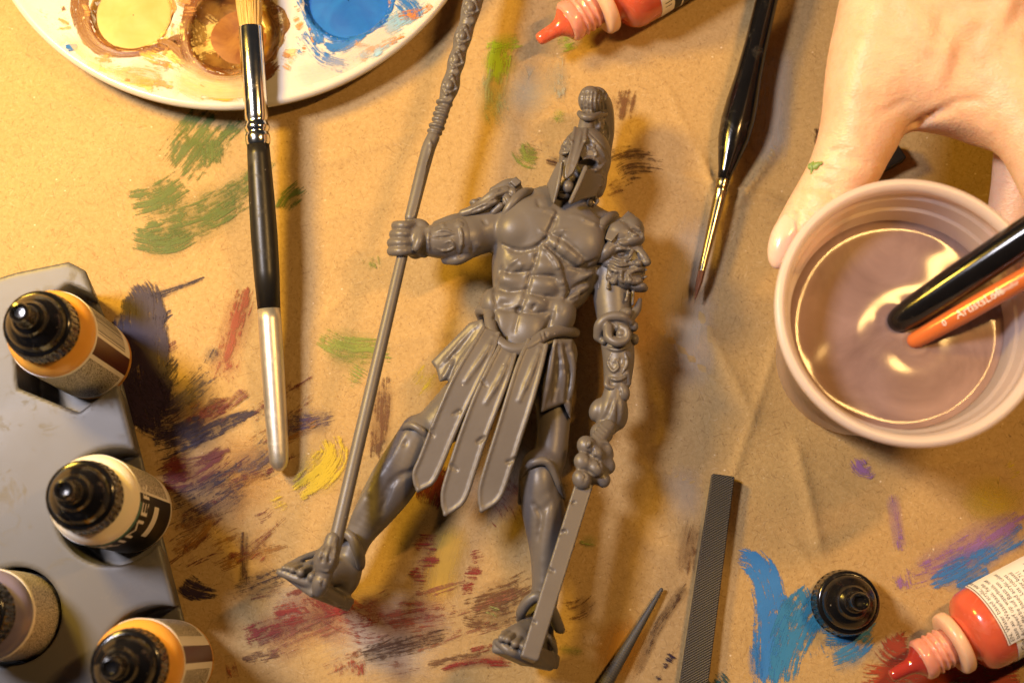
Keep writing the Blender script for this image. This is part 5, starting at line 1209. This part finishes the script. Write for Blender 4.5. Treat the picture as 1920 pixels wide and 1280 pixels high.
# --- bracers with scrollwork
h = Field(1118, 635, 1200, 740, .8, 3.0, .026)
h.tube([(1158, 646, 1.75, 31), (1160, 675, 1.78, 29.5), (1158, 712, 1.8, 26)], 0)
for pts, r in (([(1132, 650), (1158, 656), (1184, 648)], 3.6), ([(1138, 706), (1158, 712), (1178, 704)], 3.6), ([(1146, 662), (1140, 680), (1150, 696), (1160, 686), (1154, 674)], 3.2), ([(1172, 660), (1176, 680), (1168, 698)], 3.2)): h.line(pts, r, .6, .025)
h.line([(1165, 660), (1162, 690)], 2.6, .8, .03, 'sub'); h.line([(1150, 682)], 3, .8, .03, 'sub'); h.obj('bracer', G, fig)
h = Field(792, 400, 880, 500, .8, 3.2, .026)
h.tube([(806, 452, 2.24, 29), (830, 451, 2.2, 34), (862, 447, 2.08, 39)], 0)
for pts, r in (([(806, 426), (803, 452), (806, 476)], 3.6), ([(858, 412), (866, 446), (860, 484)], 3.6), ([(816, 434), (836, 432), (852, 438)], 3.2), ([(814, 464), (832, 470), (850, 464), (846, 452), (834, 456)], 3.2)): h.line(pts, r, .6, .025)
h.line([(812, 446), (835, 445), (856, 440)], 2.6, .8, .03, 'sub'); h.line([(824, 476), (844, 480)], 2.6, .8, .03, 'sub'); h.obj('bracer', G, fig)
# --- sword: ringed grip, knobbly guard, notched blade
sw = [None]
h = Field(1060, 780, 1165, 925, 1.2, 3.5, .026)
h.tube([(1140, 800, 2.05, 15), (1112, 842, 2.4, 17)], 0)
for k in range(5):
    t_ = k / 5; x, y, z = 1138 - 22 * t_, 803 + 30 * t_, 2.08 + .26 * t_
    h.tube([(x - 12, y - 7, z + .12, 3.4), (x - 2, y + 3, z + .26, 3.6), (x + 11, y + 8, z + .08, 3.4)], .012)
for (x, y, z, r) in ((1100, 836, 2.6, 15), (1093, 866, 2.7, 14), (1091, 898, 2.75, 15), (1118, 850, 2.65, 11), (1117, 878, 2.72, 12), (1135, 846, 2.3, 12), (1138, 872, 2.3, 13), (1130, 898, 2.4, 12), (1106, 884, 2.5, 14)): h.ell((x, y, z), r * 1.2, r * 1.35, r, (1, 2), .09)
h.ell((1112, 868, 2.3), 30, 42, 26, (-4, 20), .1); h.line([(1104, 852), (1122, 862), (1130, 880)], 3.5, 1, .04, 'sub'); h.line([(1080, 880), (1100, 882), (1122, 896)], 3.5, 1, .04, 'sub'); h.line([(1112, 836), (1110, 850), (1100, 852)], 3, 1, .04, 'sub')
h.tube([(1122, 828, 2.5, 5), (1138, 832, 2.4, 5), (1146, 852, 2.3, 5), (1140, 866, 2.4, 4)], .02); h.line([(1092, 846), (1106, 850), (1104, 862)], 2.2, .8, .03, 'sub'); h.line([(1088, 884), (1098, 890), (1094, 906)], 2.2, .8, .03, 'sub')
h.ell((1104, 832, 2.85), 8, 5, 4, (2, 1), .03)
h.obj('sword_hilt', G, fig)
h = Field(960, 890, 1140, 1245, 1.8, 3.9, .032)
a0, a1 = P(1096, 905, 2.55), P(992, 1236, 3.25); Dv = nrm(a1 - a0); side = nrm(np.cross(Dv, [0, 0, 1])); upn = np.cross(side, Dv)
if side[0] < 0: side = -side
c0 = (a0 + a1) / 2
h.box(c0 - upn * .25 * (1 if upn[2] > 0 else -1), [Dv, side, upn], (np.linalg.norm(a1 - a0) / 2, .26, .40), .03, 0)
h.line([(1050, 1000), (1058, 996)], 5, 1.5, .04, 'sub', taper=False); h.line([(1028, 1066), (1036, 1070)], 4, 1.5, .04, 'sub', taper=False); h.line([(998, 1164), (1003, 1168)], 4, 1.5, .04, 'sub'); h.line([(1072, 945), (1078, 940)], 3, 1, .03, 'sub')
pn = P(1010, 1236, 3.2)
h.box(pn + np.array([.30, -.22, 0]), [nrm(np.array([.8, .6, 0])), nrm(np.array([-.6, .8, 0])), (0, 0, 1)], (.9, .36, 1.2), .0, .0, 'sub')
h.obj('sword_blade', G, fig)
# --- spear
sp0, sp1 = (622, 1046, 3.35), (762, 447, 2.30)
A, B = P(*sp0), P(*sp1); Dv = nrm(B - A); per = np.linalg.norm(B - A) / math.hypot(140, 599)
lathe('spear_shaft', A - Dv * .15, Dv, [(0, 0), (0, 12 * per), (.3, 12.5 * per), (4, 12 * per), (8, 10.8 * per), (10.6, 10 * per), (12.8, 11 * per), (12.8, 0)], G, fig, 40)
# fluted upper shaft
Q = [(770, 408, 2.25), (800, 290, 2.05), (820, 238, 1.95), (845, 160, 1.85), (862, 95, 1.75), (880, 30, 1.65), (900, -55, 1.55), (925, -170, 1.4)]
h = Field(745, -175, 950, 430, .7, 2.9, .03)
h.tube([(*Q[0], 11.5), (*Q[1], 13), (812, 258, 2.0, 12.5)], 0)
h.line([(778, 405), (805, 285)], 2.5, -.3, .04); h.line([(796, 330), (806, 300), (816, 270)], 2, .5, .03, 'sub'); h.line([(803, 300), (808, 275), (806, 262)], 2.5, -.2, .04)
for i, (x, y, r) in enumerate(((815, 248, 15), (819, 238, 16), (823, 226, 14.5), (826, 216, 15.5), (829, 206, 14.5), (833, 194, 16.5))): h.ell((x, y, 1.95 - .01 * i), r, 6.2, r, (-10, 40), .015)
h.tube([(818, 246, 1.95, 11), (838, 190, 1.9, 11)], .02)
h.tube([(835, 190, 1.9, 12), (844, 163, 1.85, 17.5), (850, 138, 1.83, 14), (856, 115, 1.8, 16.5), (862, 93, 1.78, 14), (868, 70, 1.75, 17), (876, 45, 1.72, 15), (884, 14, 1.68, 18.5), (900, -50, 1.6, 19), (920, -150, 1.5, 20)], .03)
for (x, y, s_) in ((843, 163, 1.0), (856, 115, .9), (868, 70, .95), (883, 16, 1.05), (898, -45, 1.1)):
    h.ell((x - 1, y - 2, 0), 8 * s_, 11 * s_, 8, (-8, 40), .02, onsurf=0)
    for pts in ([(x + 4, y - 22 * s_), (x - 12 * s_, y - 2), (x - 6, y + 14 * s_)], [(x + 4, y - 22 * s_), (x + 12 * s_, y + 4 * s_)], [(x - 6, y + 14 * s_), (x + 13 * s_, y + 4 * s_)]): h.line(pts, 3.6, .2, .025, taper=False)
    h.ell((x - 4, y + 22 * s_, 0), 12 * s_, 10 * s_, 6, (-8, 40), .03, onsurf=-2)
h.obj('spear_head', G, fig)
h = Field(575, 985, 665, 1130, 2.0, 4.2, .026)
h.tube([(624, 1010, 3.38, 14), (618, 1030, 3.42, 16), (612, 1048, 3.45, 24), (609, 1060, 3.45, 20)], 0); h.tube([(609, 1062, 3.4, 15), (608, 1074, 3.4, 17), (606, 1082, 3.4, 14), (602, 1092, 3.4, 17), (598, 1106, 3.3, 13), (597, 1111, 3.25, 8)], .02)
for x0, x1 in ((604, 598), (612, 610), (622, 624)): h.line([(x0 + 8, 1020), (x1 + 2, 1040), (x1, 1056)], 3.6, 0, .03)
h.line([(606, 1040), (604, 1054)], 3, .6, .03, 'sub'); h.line([(617, 1040), (617, 1056)], 3, .6, .03, 'sub'); h.line([(596, 1088), (606, 1092)], 3, 0, .03); h.line([(608, 1084), (604, 1096), (608, 1104)], 2.5, .6, .03, 'sub'); h.line([(600, 1066), (612, 1070), (618, 1066)], 3, 0, .03)
h.obj('spear_butt', G, fig)

# ================================================================== the hand on the cup
m = mat('skin', (0.70, 0.42, 0.27), 0.42, 0.45, sss=0.35, sssr=(1.0, 0.35, 0.2), ssscale=0.006); t = NT(m); v = t.obj()
n1 = t.noise(v, 45, 4, 0.6); n2 = t.noise(v, 260, 3, 0.6)
c = t.mix(t.ramp(n1, .32, .68), (0.70, 0.43, 0.27, 1), (0.79, 0.53, 0.36, 1)); c = t.mix(t.math('MULTIPLY', t.ramp(n2, .48, .68), .22), c, (0.58, 0.22, 0.13, 1))
t.set(t.b.inputs['Base Color'], c)
vo = t.n('ShaderNodeTexVoronoi'); vo.inputs['Scale'].default_value = 1100; t.set(vo.inputs['Vector'], t.vmul(v, (1, 1.8, 1)))
t.bump(t.math('ADD', t.math('MULTIPLY', vo.outputs['Distance'], .9), t.math('MULTIPLY', t.noise(t.vmul(v, (1, 2.2, 1)), 420, 4), .9)), 0.24, 0.0006)
M['skin'] = m
hand = thing('person', P(1800, 60, 0), 'bare hand reaching in from the top right corner to grip the water cup', 'person')
h = Field(1380, -420, 2330, 640, 0.6, 9.2, 0.10)
h.ell((1830, 40, 5.6), 235, 190, 112, (60, 120), 0)
h.tube([(1850, -100, 6.0, 175), (1960, -420, 7.0, 150)], 1.2)
h.tube([(1690, -10, 5.7, 108), (1648, 120, 5.6, 96), (1618, 230, 5.3, 78), (1586, 312, 5.0, 64)], .8)
h.tube([(1590, 305, 5.0, 64), (1550, 368, 4.75, 59), (1514, 428, 4.5, 57), (1492, 464, 4.4, 50)], .15)
h.tube([(1870, 120, 5.9, 100), (1945, 280, 6.3, 66), (2010, 440, 6.0, 58), (2000, 600, 5.2, 48)], .5)
h.tube([(1960, 60, 5.3, 95), (2030, 240, 5.2, 64), (2050, 420, 4.6, 56), (1985, 560, 4.0, 46)], .35)
h.tube([(1935, 200, 4.2, 66), (1918, 330, 3.7, 56), (1900, 420, 3.3, 50), (1880, 500, 3.0, 44)], .3)
h.tube([(2000, 80, 4.2, 80), (2050, 260, 3.2, 58), (1980, 440, 2.4, 50), (1900, 520, 2.0, 42)], .3)
h.tube([(1690, 130, 5.5, 84), (1760, 170, 5.5, 74), (1840, 200, 5.5, 74)], .7)
h.ell((1772, 398, 5.0), 108, 140, 200, (4, 100), .35, 'sub')
hc = lambda pts, r=3, off=.6: h.line(pts, r, off, .14, 'sub')
hc([(1500, 350), (1530, 352), (1565, 372)], 4.5); hc([(1508, 338), (1540, 338), (1578, 352)], 4); hc([(1490, 372), (1512, 385), (1535, 410)], 4); hc([(1540, 345), (1560, 362), (1574, 385)], 5); hc([(1520, 320), (1550, 318), (1580, 330)], 3.2)
hc([(1690, 256), (1735, 222), (1790, 205)], 7, 1); hc([(1700, 240), (1745, 215)], 5, 1)
h.line([(1600, 240), (1612, 150), (1650, 20)], 20, -14, .5); h.line([(1760, 120), (1700, 10)], 18, -13, .5)
hc([(1560, 300), (1590, 296), (1625, 306)], 3); hc([(1550, 285), (1585, 280)], 2.5); hc([(1470, 395), (1500, 410)], 3); hc([(1740, 215), (1800, 190), (1850, 190)], 4); hc([(1660, 210), (1700, 190)], 4); h.line([(1880, 20), (1790, 60), (1760, 150)], 10, -6, .4); h.line([(1900, -30), (1850, 90)], 9, -5, .4)
h.ell((1472, 452, 0), 22, 46, 14, (-30, 80), .12, 'sub', onsurf=4)
h.obj('hand', m, hand, relax=2)
hand_f = h
nail = wobble(mat('nail', (0.80, 0.55, 0.43), 0.22, 0.5, coat=.3, sss=.3, sssr=(1, .5, .4), ssscale=.004), .04, 80)
g = Field(1425, 385, 1520, 515, 3.4, 6.4, .05); z = hand_f.zsurf(1474, 452)
g.ell((1472, 450, z - .12), 29, 58, 26, (-26, 80), 0, zt=-6); g.obj('thumb_nail', nail, hand)
gp = mat('green_paint', (0.20, 0.29, 0.07), 0.4, 0.5)
g = Field(1505, 290, 1550, 335, 3.5, 7.0, .03)
for (x, y, r) in ((1520, 312, 5), (1525, 310, 6), (1530, 311, 5.5), (1535, 308, 4), (1540, 306, 3), (1523, 319, 3.5), (1521, 325, 2)): g.ell((x, y, hand_f.zsurf(x, y) + .02), r * 1.6, r * 1.2, 3.2, (2, 1), .03)
g.obj('paint_smudge', gp, hand)
